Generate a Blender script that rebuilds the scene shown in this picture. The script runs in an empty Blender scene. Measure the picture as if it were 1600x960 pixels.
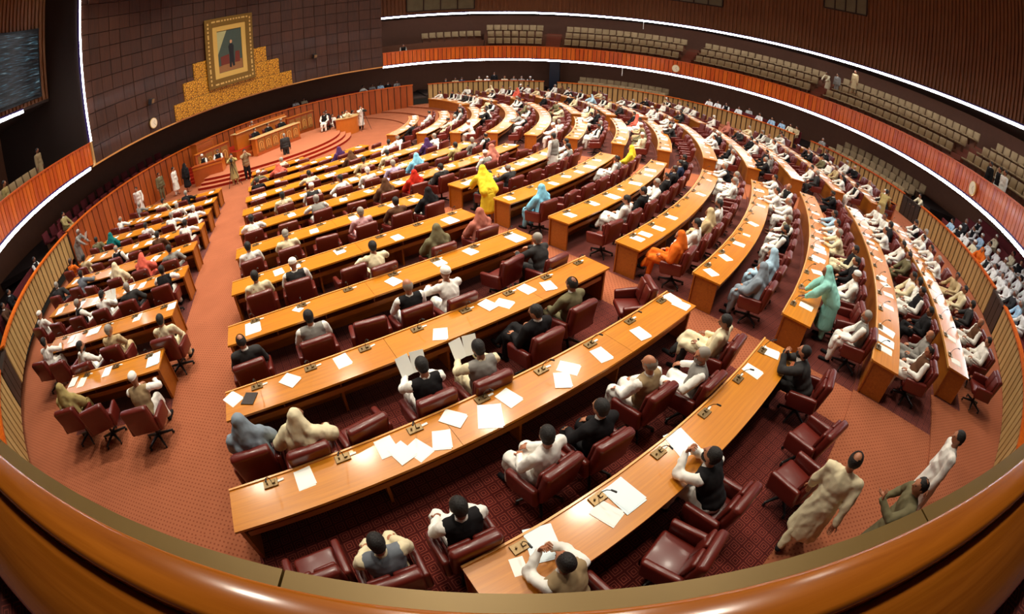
import bpy, bmesh, math, random
from mathutils import Vector, Matrix, Quaternion, noise
random.seed(7)
SC = bpy.context.scene
COL = SC.collection
D2R = math.pi / 180.0

# ------------------------------------------------------------------ camera (fisheye lens on the gallery)
EYE = 4.75
cd = bpy.data.cameras.new('camera')
cam = bpy.data.objects.new('camera', cd)
COL.objects.link(cam)
SC.camera = cam
cd.type = 'PANO'
cd.panorama_type = 'FISHEYE_EQUISOLID'
cd.sensor_fit = 'HORIZONTAL'
cd.sensor_width = 36.0
cd.fisheye_lens = 36.0 * 733.83 / 1600.0
cd.fisheye_fov = math.radians(230)
cd.shift_x = -13.2 / 1600.0
cd.shift_y = 57.4 / 960.0
cd.clip_start = 0.02
cd.clip_end = 200
_r = Vector((0.99975778, 0.01291359, 0.01782204))
_u = Vector((-0.02199822, 0.61084841, 0.79144191))
_f = Vector((0.0, 0.79121688, -0.61153564))
cam.matrix_world = Matrix(((_r.x, _u.x, -_f.x, 0.0), (_r.y, _u.y, -_f.y, 0.0), (_r.z, _u.z, -_f.z, EYE), (0, 0, 0, 1)))

# ------------------------------------------------------------------ view, world
SC.view_settings.view_transform = 'Standard'
SC.view_settings.look = 'None'
SC.view_settings.exposure = 0.0
SC.view_settings.gamma = 1.0
SC.view_settings.use_curve_mapping = False
W = bpy.data.worlds.new('world')
SC.world = W
W.use_nodes = True
W.node_tree.nodes['Background'].inputs[0].default_value = (1.0, 0.8, 0.6, 1)
W.node_tree.nodes['Background'].inputs[1].default_value = 0.02

# ------------------------------------------------------------------ plan of the hall (metres)
RCX, RCY = -0.53, 20.21          # centre of the round hall
RR = 20.0                        # gallery ring
AX, AY = -17.0, 26.5             # centre of the desk arcs, on the rostrum
AXIS = -20.9                     # symmetry axis of the desks
CEIL = 14.6
RK = {0: 33.62, 1: 31.64, 2: 29.65, 3: 27.65, 4: 25.73, 5: 23.75, 6: 21.76, 7: 19.7,
      8: 17.8, 9: 15.9, 10: 13.95, 11: 12.0, 12: 10.1, 13: 8.35}
ZX = {10: -.06, 11: -.12, 12: -.18, 13: -.2}
def tier_z(k):
    return -0.03 * (33.0 - RK[k]) + ZX.get(k, 0.0)
ZW = tier_z(13)

# ------------------------------------------------------------------ ceiling lamps (out of the frame, above the hall)
LAMPS = []                       # x, y, share of the power: the lamps over the rostrum side burn brighter than those over the camera's side
for rr, n, off in ((3.6, 6, 0.3), (9.5, 10, 0.1), (15.2, 14, 0.35)):
    for i in range(n):
        a = 2 * math.pi * (i + off) / n
        x, y = RCX + rr * math.cos(a), RCY + rr * math.sin(a)
        LAMPS.append((x, y, max(.42, 1.25 - .035 * math.hypot(x + 7, y - 17))))
LAMP_POWER = 390.0
def lamp_light(k):
    l = bpy.data.lights.new('ceiling_panel_light', 'AREA')
    l.shape = 'SQUARE'
    l.size = 1.25
    l.energy = LAMP_POWER * k
    l.color = (1.0, 0.91, 0.75)
    l.spread = math.radians(112)
    return l

# ------------------------------------------------------------------ mesh helpers
class MB:
    def __init__(s):
        s.v = []; s.f = []
    def add(s, v, f):
        o = len(s.v); s.v.extend(v); s.f.extend([tuple(i + o for i in q) for q in f])
    def box(s, x0, x1, y0, y1, z0, z1):
        s.add([(x0, y0, z0), (x1, y0, z0), (x1, y1, z0), (x0, y1, z0), (x0, y0, z1), (x1, y0, z1), (x1, y1, z1), (x0, y1, z1)],
              [(0, 3, 2, 1), (4, 5, 6, 7), (0, 1, 5, 4), (1, 2, 6, 5), (2, 3, 7, 6), (3, 0, 4, 7)])
    def rbox(s, c, size, rot=(0, 0, 0), bev=0.0, seg=2):
        bm = bmesh.new()
        bmesh.ops.create_cube(bm, size=1.0)
        bmesh.ops.scale(bm, vec=size, verts=bm.verts)
        if bev:
            bmesh.ops.bevel(bm, geom=list(bm.edges), offset=bev, segments=seg, profile=0.5, affect='EDGES')
        m = Matrix.Translation(c) @ (Matrix.Rotation(rot[2], 4, 'Z') @ Matrix.Rotation(rot[1], 4, 'Y') @ Matrix.Rotation(rot[0], 4, 'X'))
        bm.verts.index_update()
        s.add([tuple(m @ v.co) for v in bm.verts], [[v.index for v in f.verts] for f in bm.faces])
        bm.free()
    def sector(s, cx, cy, r0, r1, a0, a1, z0, z1, n=None, ox=0, oy=0, oz=0):
        """solid ring sector, angles in degrees, z may be a pair per radius"""
        if n is None:
            n = max(1, int(abs(a1 - a0) / 2.0 + .5))
        za, zb = (z0 if isinstance(z0, tuple) else (z0, z0)), (z1 if isinstance(z1, tuple) else (z1, z1))
        v = []; f = []
        for i in range(n + 1):
            a = (a0 + (a1 - a0) * i / n) * D2R
            c, q = math.cos(a), math.sin(a)
            v += [(cx + r0 * c - ox, cy + r0 * q - oy, za[0] - oz), (cx + r1 * c - ox, cy + r1 * q - oy, za[1] - oz),
                  (cx + r1 * c - ox, cy + r1 * q - oy, zb[1] - oz), (cx + r0 * c - ox, cy + r0 * q - oy, zb[0] - oz)]
        for i in range(n):
            b = 4 * i
            f += [(b, b + 4, b + 5, b + 1), (b + 1, b + 5, b + 6, b + 2), (b + 2, b + 6, b + 7, b + 3), (b + 3, b + 7, b + 4, b)]
        f += [(0, 1, 2, 3), (4 * n + 3, 4 * n + 2, 4 * n + 1, 4 * n)]
        s.add(v, f)
    def cap(s, a, b, ra, rb, n=10):
        """tapered capsule"""
        a, b = Vector(a), Vector(b)
        d = b - a
        L = d.length
        if L < 1e-6:
            d = Vector((0, 0, 1)); L = 1e-6
        q = d.normalized().to_track_quat('Z', 'Y')
        v = []; f = []
        rings = []
        for t in (-1.0, -.7, -.35, 0):
            rings.append((ra * math.sqrt(max(0, 1 - t * t)), t * ra))
        rings.append((rb, L))
        for t in (.35, .7, 1.0):
            rings.append((rb * math.sqrt(max(0, 1 - t * t)), L + t * rb))
        for r, z in rings:
            for i in range(n):
                w = 2 * math.pi * i / n
                v.append(tuple(a + q @ Vector((max(r, 1e-4) * math.cos(w), max(r, 1e-4) * math.sin(w), z))))
        m = len(rings)
        for j in range(m - 1):
            for i in range(n):
                f.append((j * n + i, j * n + (i + 1) % n, (j + 1) * n + (i + 1) % n, (j + 1) * n + i))
        f.append(tuple(range(n - 1, -1, -1)))
        f.append(tuple((m - 1) * n + i for i in range(n)))
        s.add(v, f)
    def ell(s, c, r, rot=None, nu=14, nv=9):
        m = rot if rot is not None else Matrix.Identity(3)
        c = Vector(c)
        v = []; f = []
        for j in range(1, nv):
            ph = math.pi * j / nv
            for i in range(nu):
                w = 2 * math.pi * i / nu
                v.append(tuple(c + m @ Vector((r[0] * math.sin(ph) * math.cos(w), r[1] * math.sin(ph) * math.sin(w), r[2] * math.cos(ph)))))
        for j in range(nv - 2):
            for i in range(nu):
                f.append((j * nu + i, (j + 1) * nu + i, (j + 1) * nu + (i + 1) % nu, j * nu + (i + 1) % nu))
        t = len(v)
        v.append(tuple(c + m @ Vector((0, 0, r[2])))); v.append(tuple(c + m @ Vector((0, 0, -r[2]))))
        for i in range(nu):
            f.append((t, i, (i + 1) % nu)); f.append((t + 1, (nv - 2) * nu + (i + 1) % nu, (nv - 2) * nu + i))
        s.add(v, f)
    def lathe(s, prof, n=16, c=(0, 0, 0)):
        v = []; f = []
        for r, z in prof:
            for i in range(n):
                w = 2 * math.pi * i / n
                v.append((c[0] + max(r, 1e-4) * math.cos(w), c[1] + max(r, 1e-4) * math.sin(w), c[2] + z))
        for j in range(len(prof) - 1):
            for i in range(n):
                f.append((j * n + i, j * n + (i + 1) % n, (j + 1) * n + (i + 1) % n, (j + 1) * n + i))
        f.append(tuple(range(n - 1, -1, -1))); f.append(tuple((len(prof) - 1) * n + i for i in range(n)))
        s.add(v, f)
    def tube(s, pts, r, n=6):
        for a, b in zip(pts[:-1], pts[1:]):
            s.cap(a, b, r, r, n)
    def mesh(s, name, mat=None, smooth=False):
        me = bpy.data.meshes.new(name)
        me.from_pydata(s.v, [], s.f)
        me.update()
        if smooth:
            me.polygons.foreach_set('use_smooth', [True] * len(me.polygons))
        if mat:
            me.materials.append(mat)
        return me

def link(name, me, parent=None, loc=(0, 0, 0), rz=0.0, mat=None):
    o = bpy.data.objects.new(name, me)
    COL.objects.link(o)
    o.location = loc
    o.rotation_euler = (0, 0, rz)
    if parent:
        o.parent = parent
    if mat is not None:
        o.material_slots[0].link = 'OBJECT'
        o.material_slots[0].material = mat
    return o
def empty(name, loc, rz=0.0):
    o = bpy.data.objects.new(name, None)
    COL.objects.link(o)
    o.empty_display_size = 0.1
    o.location = loc
    o.rotation_euler = (0, 0, rz)
    return o
def tag(o, label, cat, group=None, kind=None):
    o['label'] = label
    o['category'] = cat
    if group: o['group'] = group
    if kind: o['kind'] = kind
    return o
def struct(o, label=None):
    o['kind'] = 'structure'
    if label: o['label'] = label
    return o
def shade(me, ang=35):
    me.polygons.foreach_set('use_smooth', [True] * len(me.polygons))
    try:
        me.set_sharp_from_angle(angle=ang * D2R)
    except Exception:
        pass
    return me
def pol(cx, cy, r, a):
    return (cx + r * math.cos(a * D2R), cy + r * math.sin(a * D2R))
def ordw(n):
    W_ = ['first', 'second', 'third', 'fourth', 'fifth', 'sixth', 'seventh', 'eighth', 'ninth', 'tenth', 'eleventh', 'twelfth', 'thirteenth', 'fourteenth', 'fifteenth',
          'sixteenth', 'seventeenth', 'eighteenth', 'nineteenth', 'twentieth']
    return W_[n - 1] if n <= 20 else 'twenty-' + W_[n - 21] if n < 30 else '%dth' % n

# ------------------------------------------------------------------ materials
def lin(c):
    return tuple(((x / 12.92) if x <= .04045 else ((x + .055) / 1.055) ** 2.4) for x in c)
def srgb(r, g, b):
    return lin((r / 255, g / 255, b / 255)) + (1,)
def newmat(name):
    m = bpy.data.materials.new(name)
    m.use_nodes = True
    nt = m.node_tree
    return m, nt, nt.nodes['Principled BSDF'], nt.nodes.new, nt.links.new
def plain(name, col, rough=.6, metal=0.0, spec=.5, coat=0.0, noise=0.0, nscale=30, bump=0.0):
    m, nt, b, N, L = newmat(name)
    b.inputs['Base Color'].default_value = col
    b.inputs['Roughness'].default_value = rough
    b.inputs['Metallic'].default_value = metal
    b.inputs['Specular IOR Level'].default_value = spec
    b.inputs['Coat Weight'].default_value = coat
    b.inputs['Coat Roughness'].default_value = .15
    if noise:
        tc = N('ShaderNodeTexCoord'); nz = N('ShaderNodeTexNoise'); nz.inputs['Scale'].default_value = nscale
        nz.inputs['Detail'].default_value = 3
        L(tc.outputs['Object'], nz.inputs['Vector'])
        mx = N('ShaderNodeMix'); mx.data_type = 'RGBA'
        k = 1 - noise
        mx.inputs[6].default_value = (col[0] * k, col[1] * k, col[2] * k, 1)
        mx.inputs[7].default_value = (min(1, col[0] * (1 + noise)), min(1, col[1] * (1 + noise)), min(1, col[2] * (1 + noise)), 1)
        L(nz.outputs['Fac'], mx.inputs[0]); L(mx.outputs[2], b.inputs['Base Color'])
        if bump:
            nz.inputs['Distortion'].default_value = 1.2
            bp = N('ShaderNodeBump'); bp.inputs['Strength'].default_value = bump; bp.inputs['Distance'].default_value = .03
            L(nz.outputs['Fac'], bp.inputs['Height']); L(bp.outputs[0], b.inputs['Normal'])
    return m
def emis(name, col, s):
    m, nt, b, N, L = newmat(name)
    b.inputs['Base Color'].default_value = (0.8, 0.8, 0.8, 1)
    b.inputs['Emission Color'].default_value = col
    b.inputs['Emission Strength'].default_value = s
    return m
def math_(N, L, op, a, b=None):
    n = N('ShaderNodeMath'); n.operation = op
    for i, x in enumerate((a, b)):
        if x is None: continue
        if isinstance(x, (int, float)): n.inputs[i].default_value = x
        else: L(x, n.inputs[i])
    return n.outputs[0]
def wood_arc(name, c0, c1, rough, cx, cy, coat=.35, vert=False, rnd=.15, spec=.5):
    """wood whose grain follows the arcs about (cx, cy), or runs upright"""
    m, nt, b, N, L = newmat(name)
    g = N('ShaderNodeNewGeometry'); sx = N('ShaderNodeSeparateXYZ'); L(g.outputs['Position'], sx.inputs[0])
    dx = math_(N, L, 'SUBTRACT', sx.outputs[0], cx); dy = math_(N, L, 'SUBTRACT', sx.outputs[1], cy)
    r = math_(N, L, 'SQRT', math_(N, L, 'ADD', math_(N, L, 'MULTIPLY', dx, dx), math_(N, L, 'MULTIPLY', dy, dy)))
    a = math_(N, L, 'ARCTAN2', dy, dx)
    cb = N('ShaderNodeCombineXYZ')
    ks = (14, 200, .9) if vert else (26, 22, 26)
    L(math_(N, L, 'MULTIPLY', r, ks[0]), cb.inputs[0]); L(math_(N, L, 'MULTIPLY', a, ks[1]), cb.inputs[1])
    L(math_(N, L, 'MULTIPLY', sx.outputs[2], ks[2]), cb.inputs[2])
    nz = N('ShaderNodeTexNoise'); nz.inputs['Scale'].default_value = 1.0; nz.inputs['Detail'].default_value = 5
    nz.inputs['Roughness'].default_value = .6; nz.inputs['Distortion'].default_value = .6
    L(cb.outputs[0], nz.inputs['Vector'])
    oi = N('ShaderNodeObjectInfo')
    f = math_(N, L, 'ADD', math_(N, L, 'MULTIPLY', math_(N, L, 'SUBTRACT', nz.outputs['Fac'], .5), 1.7), .5)
    f2 = math_(N, L, 'ADD', f, math_(N, L, 'MULTIPLY', math_(N, L, 'SUBTRACT', oi.outputs['Random'], .5), rnd * 2))
    mx = N('ShaderNodeMix'); mx.data_type = 'RGBA'; mx.clamp_factor = True
    mx.inputs[6].default_value = c0; mx.inputs[7].default_value = c1
    L(f2, mx.inputs[0]); L(mx.outputs[2], b.inputs['Base Color'])
    b.inputs['Roughness'].default_value = rough
    b.inputs['Coat Weight'].default_value = coat; b.inputs['Coat Roughness'].default_value = .12
    b.inputs['Specular IOR Level'].default_value = spec
    return m
def carpet_mat():
    m, nt, b, N, L = newmat('carpet')
    g = N('ShaderNodeNewGeometry'); sx = N('ShaderNodeSeparateXYZ'); L(g.outputs['Position'], sx.inputs[0])
    ca, sa = math.cos(.62), math.sin(.62)
    S = 1 / .15
    u = math_(N, L, 'ADD', math_(N, L, 'MULTIPLY', sx.outputs[0], ca * S), math_(N, L, 'MULTIPLY', sx.outputs[1], sa * S))
    w = math_(N, L, 'SUBTRACT', math_(N, L, 'MULTIPLY', sx.outputs[1], ca * S), math_(N, L, 'MULTIPLY', sx.outputs[0], sa * S))
    fu = math_(N, L, 'ABSOLUTE', math_(N, L, 'SUBTRACT', math_(N, L, 'FRACT', u), .5))
    fw = math_(N, L, 'ABSOLUTE', math_(N, L, 'SUBTRACT', math_(N, L, 'FRACT', w), .5))
    mxm = math_(N, L, 'MAXIMUM', fu, fw)
    ring = math_(N, L, 'FRACT', math_(N, L, 'MULTIPLY', mxm, 5.0))
    line = math_(N, L, 'GREATER_THAN', ring, .68)
    nz = N('ShaderNodeTexNoise'); nz.inputs['Scale'].default_value = 4.0; nz.inputs['Detail'].default_value = 4
    L(g.outputs['Position'], nz.inputs['Vector'])
    mx = N('ShaderNodeMix'); mx.data_type = 'RGBA'
    mx.inputs[6].default_value = srgb(86, 22, 17); mx.inputs[7].default_value = srgb(150, 70, 54)
    L(line, mx.inputs[0])
    mx2 = N('ShaderNodeMix'); mx2.data_type = 'RGBA'; mx2.blend_type = 'MULTIPLY'; mx2.inputs[0].default_value = .5
    L(mx.outputs[2], mx2.inputs[6]); L(nz.outputs['Fac'], mx2.inputs[7])
    L(mx2.outputs[2], b.inputs['Base Color'])
    b.inputs['Roughness'].default_value = .95
    b.inputs['Specular IOR Level'].default_value = .1
    b.inputs['Sheen Weight'].default_value = .3
    return m
def lit_carpet_mat():  # same carpet as the rows, light sheen painted in as a paler tone
    m, nt, b, N, L = newmat('carpet_lit_aisle')
    g = N('ShaderNodeNewGeometry'); sx = N('ShaderNodeSeparateXYZ'); L(g.outputs['Position'], sx.inputs[0])
    S = 1 / .07
    fu = math_(N, L, 'ABSOLUTE', math_(N, L, 'SUBTRACT', math_(N, L, 'FRACT', math_(N, L, 'MULTIPLY', sx.outputs[0], S)), .5))
    fw = math_(N, L, 'ABSOLUTE', math_(N, L, 'SUBTRACT', math_(N, L, 'FRACT', math_(N, L, 'MULTIPLY', sx.outputs[1], S)), .5))
    dot = math_(N, L, 'LESS_THAN', math_(N, L, 'MAXIMUM', fu, fw), .2)
    nz = N('ShaderNodeTexNoise'); nz.inputs['Scale'].default_value = 1.2; nz.inputs['Detail'].default_value = 4
    L(g.outputs['Position'], nz.inputs['Vector'])
    mx = N('ShaderNodeMix'); mx.data_type = 'RGBA'
    mx.inputs[6].default_value = srgb(170, 100, 70); mx.inputs[7].default_value = srgb(140, 74, 50)
    L(dot, mx.inputs[0])
    mx2 = N('ShaderNodeMix'); mx2.data_type = 'RGBA'; mx2.blend_type = 'MULTIPLY'; mx2.inputs[0].default_value = .35
    L(mx.outputs[2], mx2.inputs[6]); L(nz.outputs['Fac'], mx2.inputs[7])
    L(mx2.outputs[2], b.inputs['Base Color'])
    b.inputs['Roughness'].default_value = .95
    b.inputs['Specular IOR Level'].default_value = .1
    return m
def gold_mat():
    m, nt, b, N, L = newmat('gold_relief')
    tc = N('ShaderNodeTexCoord'); v = N('ShaderNodeTexVoronoi'); v.inputs['Scale'].default_value = 7.0
    v.feature = 'DISTANCE_TO_EDGE'
    L(tc.outputs['Object'], v.inputs['Vector'])
    rp = N('ShaderNodeMapRange'); rp.inputs[1].default_value = .02; rp.inputs[2].default_value = .16
    L(v.outputs['Distance'], rp.inputs[0])
    mx = N('ShaderNodeMix'); mx.data_type = 'RGBA'
    mx.inputs[6].default_value = srgb(120, 62, 8); mx.inputs[7].default_value = srgb(238, 176, 52)
    L(rp.outputs[0], mx.inputs[0]); L(mx.outputs[2], b.inputs['Base Color'])
    bp = N('ShaderNodeBump'); bp.inputs['Strength'].default_value = .6; L(rp.outputs[0], bp.inputs['Height']); L(bp.outputs[0], b.inputs['Normal'])
    b.inputs['Roughness'].default_value = .45; b.inputs['Metallic'].default_value = .25
    return m
M = {}
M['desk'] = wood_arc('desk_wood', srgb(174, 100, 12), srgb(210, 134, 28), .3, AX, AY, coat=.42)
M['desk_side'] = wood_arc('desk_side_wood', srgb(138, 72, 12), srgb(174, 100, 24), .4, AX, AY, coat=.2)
M['edge'] = plain('desk_edge_lip', srgb(226, 160, 84), .35, coat=.3)
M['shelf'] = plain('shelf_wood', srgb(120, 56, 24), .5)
M['panel'] = wood_arc('wall_panel_wood', srgb(52, 30, 20), srgb(86, 50, 32), .5, RCX, RCY, coat=.1, vert=True, rnd=.2)
M['joint'] = plain('wall_joint', srgb(46, 27, 18), .8)
M['orange'] = wood_arc('gallery_front_wood', srgb(182, 64, 8), srgb(232, 116, 22), .42, RCX, RCY, coat=.15, vert=True, rnd=.3)
M['rostwall'] = wood_arc('rostrum_wall_wood', srgb(146, 62, 20), srgb(184, 92, 36), .45, RCX, RCY, coat=.1, vert=True, rnd=.25)
M['tan'] = wood_arc('tan_slat', srgb(168, 132, 78), srgb(204, 168, 108), .6, RCX, RCY, coat=0, vert=True, rnd=.2)
M['slatgap'] = plain('slat_gap', srgb(70, 44, 24), .8)
M['railwood'] = wood_arc('rail_wood', srgb(148, 76, 14), srgb(192, 110, 30), .22, RCX, RCY, coat=.7)
M['ledge'] = plain('ledge_bronze', srgb(128, 102, 52), .42, metal=.3, noise=.1, nscale=6)
M['upper'] = wood_arc('upper_wall_wood', srgb(104, 62, 32), srgb(144, 92, 50), .55, RCX, RCY, coat=0, vert=True, rnd=.1)
M['brown'] = plain('back_wall_brown', srgb(112, 66, 40), .7, noise=.12, nscale=3)
M['dark'] = plain('dark_wall', srgb(52, 36, 28), .8)
M['ceil'] = plain('ceiling_dark', srgb(60, 48, 38), .9)
M['carpet'] = carpet_mat()
M['aisle'] = lit_carpet_mat()
M['dais'] = plain('dais_carpet', srgb(178, 108, 78), .95, spec=.1, noise=.08, nscale=20)
M['riser'] = plain('red_riser', srgb(150, 34, 18), .9, spec=.1)
M['leather'] = plain('maroon_leather', srgb(96, 28, 20), .34, coat=.15, noise=.12, nscale=9)
M['black'] = plain('black_plastic', srgb(22, 20, 20), .45)
M['metal'] = plain('console_metal', srgb(128, 104, 70), .35, metal=.7)
M['steel'] = plain('dark_steel', srgb(60, 58, 60), .4, metal=.6)
M['paper'] = plain('paper', srgb(246, 245, 238), .7)
M['paperblue'] = plain('paper_cool', srgb(226, 240, 246), .7)
M['folder'] = plain('dark_folder', srgb(40, 26, 22), .5)
M['gold'] = gold_mat()
M['frame'] = plain('frame_olive_gold', srgb(132, 100, 38), .45, metal=.35, noise=.3, nscale=20)
M['frameline'] = plain('frame_pale_gold', srgb(226, 190, 110), .4, metal=.3)
M['led'] = emis('led_strip', (0.92, 0.95, 1, 1), 26.0)
M['lamp'] = emis('lamp_disc', (1, .86, .66, 1), 6.0)
M['clock'] = plain('clock_face', srgb(250, 240, 214), .5)
M['violet'] = plain('violet_fringe_paint', srgb(54, 30, 120), .5)  # purple lens fringe of the light strips, painted as colour
M['khaki'] = plain('khaki_fabric', srgb(150, 124, 88), .9, noise=.1, nscale=12)
M['redseat'] = plain('red_fabric', srgb(104, 22, 24), .85, noise=.1, nscale=12)
M['glass'] = plain('booth_glass', srgb(120, 116, 92), .12, spec=.8, noise=.2, nscale=2)
M['white'] = plain('white_plastic', srgb(236, 232, 224), .5)
# ================================================================== PEOPLE
def remesh(mb, voxel, name, smooth_it=4, mat=None, fold=0.0):
    me = mb.mesh(name + '_raw')
    o = bpy.data.objects.new('tmp', me); COL.objects.link(o)
    r = o.modifiers.new('r', 'REMESH'); r.mode = 'VOXEL'; r.voxel_size = voxel; r.use_smooth_shade = True
    s = o.modifiers.new('s', 'SMOOTH'); s.iterations = smooth_it; s.factor = .5
    dg = bpy.context.evaluated_depsgraph_get(); dg.update()
    out = bpy.data.meshes.new_from_object(o.evaluated_get(dg))
    out.name = name
    bpy.data.objects.remove(o); bpy.data.meshes.remove(me)
    out.polygons.foreach_set('use_smooth', [True] * len(out.polygons))
    out.materials.clear()
    if mat: out.materials.append(mat)
    if fold:
        nv = len(out.vertices); co = [0.0] * (3 * nv); out.vertices.foreach_get('co', co)
        no = [0.0] * (3 * nv); out.vertex_normals.foreach_get('vector', no)
        sd = random.random() * 20
        for i in range(0, 3 * nv, 3):
            x, y, z = co[i], co[i + 1], co[i + 2]
            h = 1 - 2 * abs(noise.noise(Vector((x * 9 + sd, y * 9, z * 4.5)))) + .5 * noise.noise(Vector((x * 22, y * 22 + sd, z * 12)))
            h = (h - .55) * fold
            co[i] += no[i] * h; co[i + 1] += no[i + 1] * h; co[i + 2] += no[i + 2] * h
        out.vertices.foreach_set('co', co); out.update()
    return out
def join_mesh(me, mb):
    bm = bmesh.new(); bm.from_mesh(me)
    vs = [bm.verts.new(v) for v in mb.v]
    for f in mb.f:
        try:
            q = bm.faces.new([vs[i] for i in f]); q.smooth = True
        except ValueError: pass
    bm.to_mesh(me); bm.free(); me.update()
    return me
def ik(s, h, l1, l2, pole):
    s, h = Vector(s), Vector(h)
    d = h - s; L = min(d.length, (l1 + l2) * .995)
    d.normalize()
    h = s + d * L
    x = (l1 * l1 - l2 * l2 + L * L) / (2 * L)
    y = math.sqrt(max(0, l1 * l1 - x * x))
    p = Vector(pole); p = (p - d * p.dot(d)).normalized()
    return s + d * x + p * y, h
SKINC = plain('skin', srgb(176, 116, 84), .5)
SKIN2 = plain('skin_dark', srgb(140, 86, 60), .5)
def hand(mb, wrist, dirv, palm, curl, side):
    """palm and five fingers, joined to the wrist; dirv points along the hand, palm is the palm normal"""
    d = Vector(dirv).normalized(); n = Vector(palm); n = (n - d * n.dot(d)).normalized()
    x = d.cross(n).normalized()
    w = Vector(wrist)
    rot = Matrix((x, d, n)).transposed()
    mb.ell(w + d * .05, (.040, .055, .017), rot, 10, 7)
    for i, (off, ln) in enumerate(((-.028, .066), (-.010, .076), (.010, .072), (.027, .056))):
        a = w + d * .088 + x * off
        q = (d * math.cos(curl) + n * math.sin(curl)).normalized()
        b = a + q * ln * .55
        q2 = (d * math.cos(curl * 2.2) + n * math.sin(curl * 2.2)).normalized()
        mb.cap(a - d * .012, b, .0098, .0088, 6); mb.cap(b, b + q2 * ln * .5, .0088, .007, 6)
    a = w + d * .028 + x * (.034 * side)
    b = a + (d * .7 + x * .65 * side + n * .3).normalized() * .042
    mb.cap(a, b, .0125, .0105, 6); mb.cap(b, b + (d * .9 + x * .1 * side + n * .4).normalized() * .03, .0105, .008, 6)
def figure(pose):
    """returns dict of meshes for one pose. The figure faces +Y, origin on the floor under the seat"""
    P = dict(lean=.05, side=0.0, head=(0.0, 0.0), hip=.57, hipy=-.06, stand=False, lh=(-.16, .30, .66), rh=(.16, .30, .66), lp=(-1, -.4, -.6), rp=(1, -.4, -.6), curl=.5,
             palm=(0, 0, -1), cross=False, voxel=.016, spread=.11, step=0.0, twist=0.0)
    P.update(pose)
    out = {}
    vx = P['voxel']
    hip = Vector((0, P['hipy'], P['hip']))
    up = Matrix.Rotation(-P['lean'], 3, 'X') @ Matrix.Rotation(P['side'], 3, 'Y')
    tw = Matrix.Rotation(P['twist'], 3, 'Z')
    def T(x, y, z): return hip + up @ (tw @ Vector((x * 1.08, y, z)))
    neck = T(0, -.01, .50)
    hr = Matrix.Rotation(P['head'][0], 3, 'Z') @ Matrix.Rotation(-P['head'][1], 3, 'X')
    hc = neck + Vector((0, .012, .055)) + hr @ Vector((0, .02, .105))
    out['hc'] = hc
    def Hd(x, y, z): return hc + hr @ Vector((x, y, z))
    arms = []
    for s, h, pl in ((-1, P['lh'], P['lp']), (1, P['rh'], P['rp'])):
        sh = T(s * .185, 0, .43)
        el, ha = ik(sh, h, .285, .255, pl)
        arms.append((s, sh, el, ha))
    legs = []
    for s in (-1, 1):
        h0 = hip + Vector((s * .09, 0, -.02))
        if P['stand']:
            kn = hip + Vector((s * .1, .02 + P['step'] * s * .5, -.44)); an = hip + Vector((s * .11, -.03 + P['step'] * s, -P['hip'] + .08))
        elif P['cross'] and s == 1:
            kn = Vector((.02, hip.y + .44, P['hip'] + .06)); an = Vector((-.20, hip.y + .60, .32))
        else:
            kn = Vector((s * P['spread'] * 1.15, hip.y + .43, P['hip'] - .04)); an = Vector((s * P['spread'] * 1.2, hip.y + .47, .08))
        legs.append((s, h0, kn, an))
    # ---- body
    mb = MB()
    ru = up @ tw
    mb.ell(T(0, .0, .32), (.17, .11, .19), ru); mb.ell(T(0, .01, .12), (.15, .12, .15), ru); mb.ell(hip, (.165, .125, .115), ru)
    mb.cap(T(-.15, 0, .43), T(.15, 0, .43), .06, .06); mb.cap(T(0, 0, .42), neck + Vector((0, .01, .06)), .062, .055)
    mb.ell(hc, (.079, .1, .117), hr); mb.ell(Hd(0, .028, -.05), (.058, .066, .07), hr)
    mb.cap(Hd(0, .09, .02), Hd(0, .115, -.022), .011, .017, 8)
    mb.ell(Hd(0, .09, -.062), (.026, .013, .010), hr, 8, 6)
    mb.cap(Hd(-.04, .083, .03), Hd(.04, .083, .03), .014, .014, 6)
    for s in (-1, 1): mb.ell(Hd(s * .078, -.005, -.008), (.012, .026, .034), hr, 8, 6)
    for s, sh, el, ha in arms:
        mb.cap(sh, el, .052, .042); mb.cap(el, ha, .042, .029)
    for s, h0, kn, an in legs:
        mb.cap(h0, kn, .085, .058); mb.cap(kn, an, .056, .038); mb.cap(an + Vector((0, -.03, -.035)), an + Vector((s * .02, .15, -.045)), .036, .03)
    body = remesh(mb, min(vx, .015), 'person_body', 2, SKINC)
    hb = MB()
    for s, sh, el, ha in arms:
        dv = (ha - el).normalized()
        tgt = P.get('lhd' if s < 0 else 'rhd')
        if tgt: dv = Vector(tgt)
        hand(hb, ha, dv, P['palm'], P['curl'], -s)
    join_mesh(body, hb)
    out['body'] = body
    # eyes
    eb = MB()
    for s in (-1, 1):
        eb = MB(); eb.ell(Hd(s * .03, .089, .008), (.012, .009, .008), hr, 8, 6); out['eye%d' % s] = eb.mesh('eye')
    eb = MB(); eb.cap(Hd(-.03, .092, -.044), Hd(.03, .092, -.044), .009, .009, 6)
    out['moustache'] = eb.mesh('moustache', None, True)
    eb = MB(); eb.ell(Hd(0, .035, -.085), (.062, .07, .055), hr); eb.cap(Hd(-.035, .085, -.045), Hd(.035, .085, -.045), .012, .012, 6)
    out['beard'] = eb.mesh('beard', None, True)
    # hair, bald fringe, cap
    eb = MB(); eb.ell(Hd(0, -.016, .022), (.086, .102, .105), hr, 18, 12); eb.ell(Hd(0, -.045, -.035), (.072, .062, .065), hr)
    out['hair'] = eb.mesh('hair', None, True)
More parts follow.
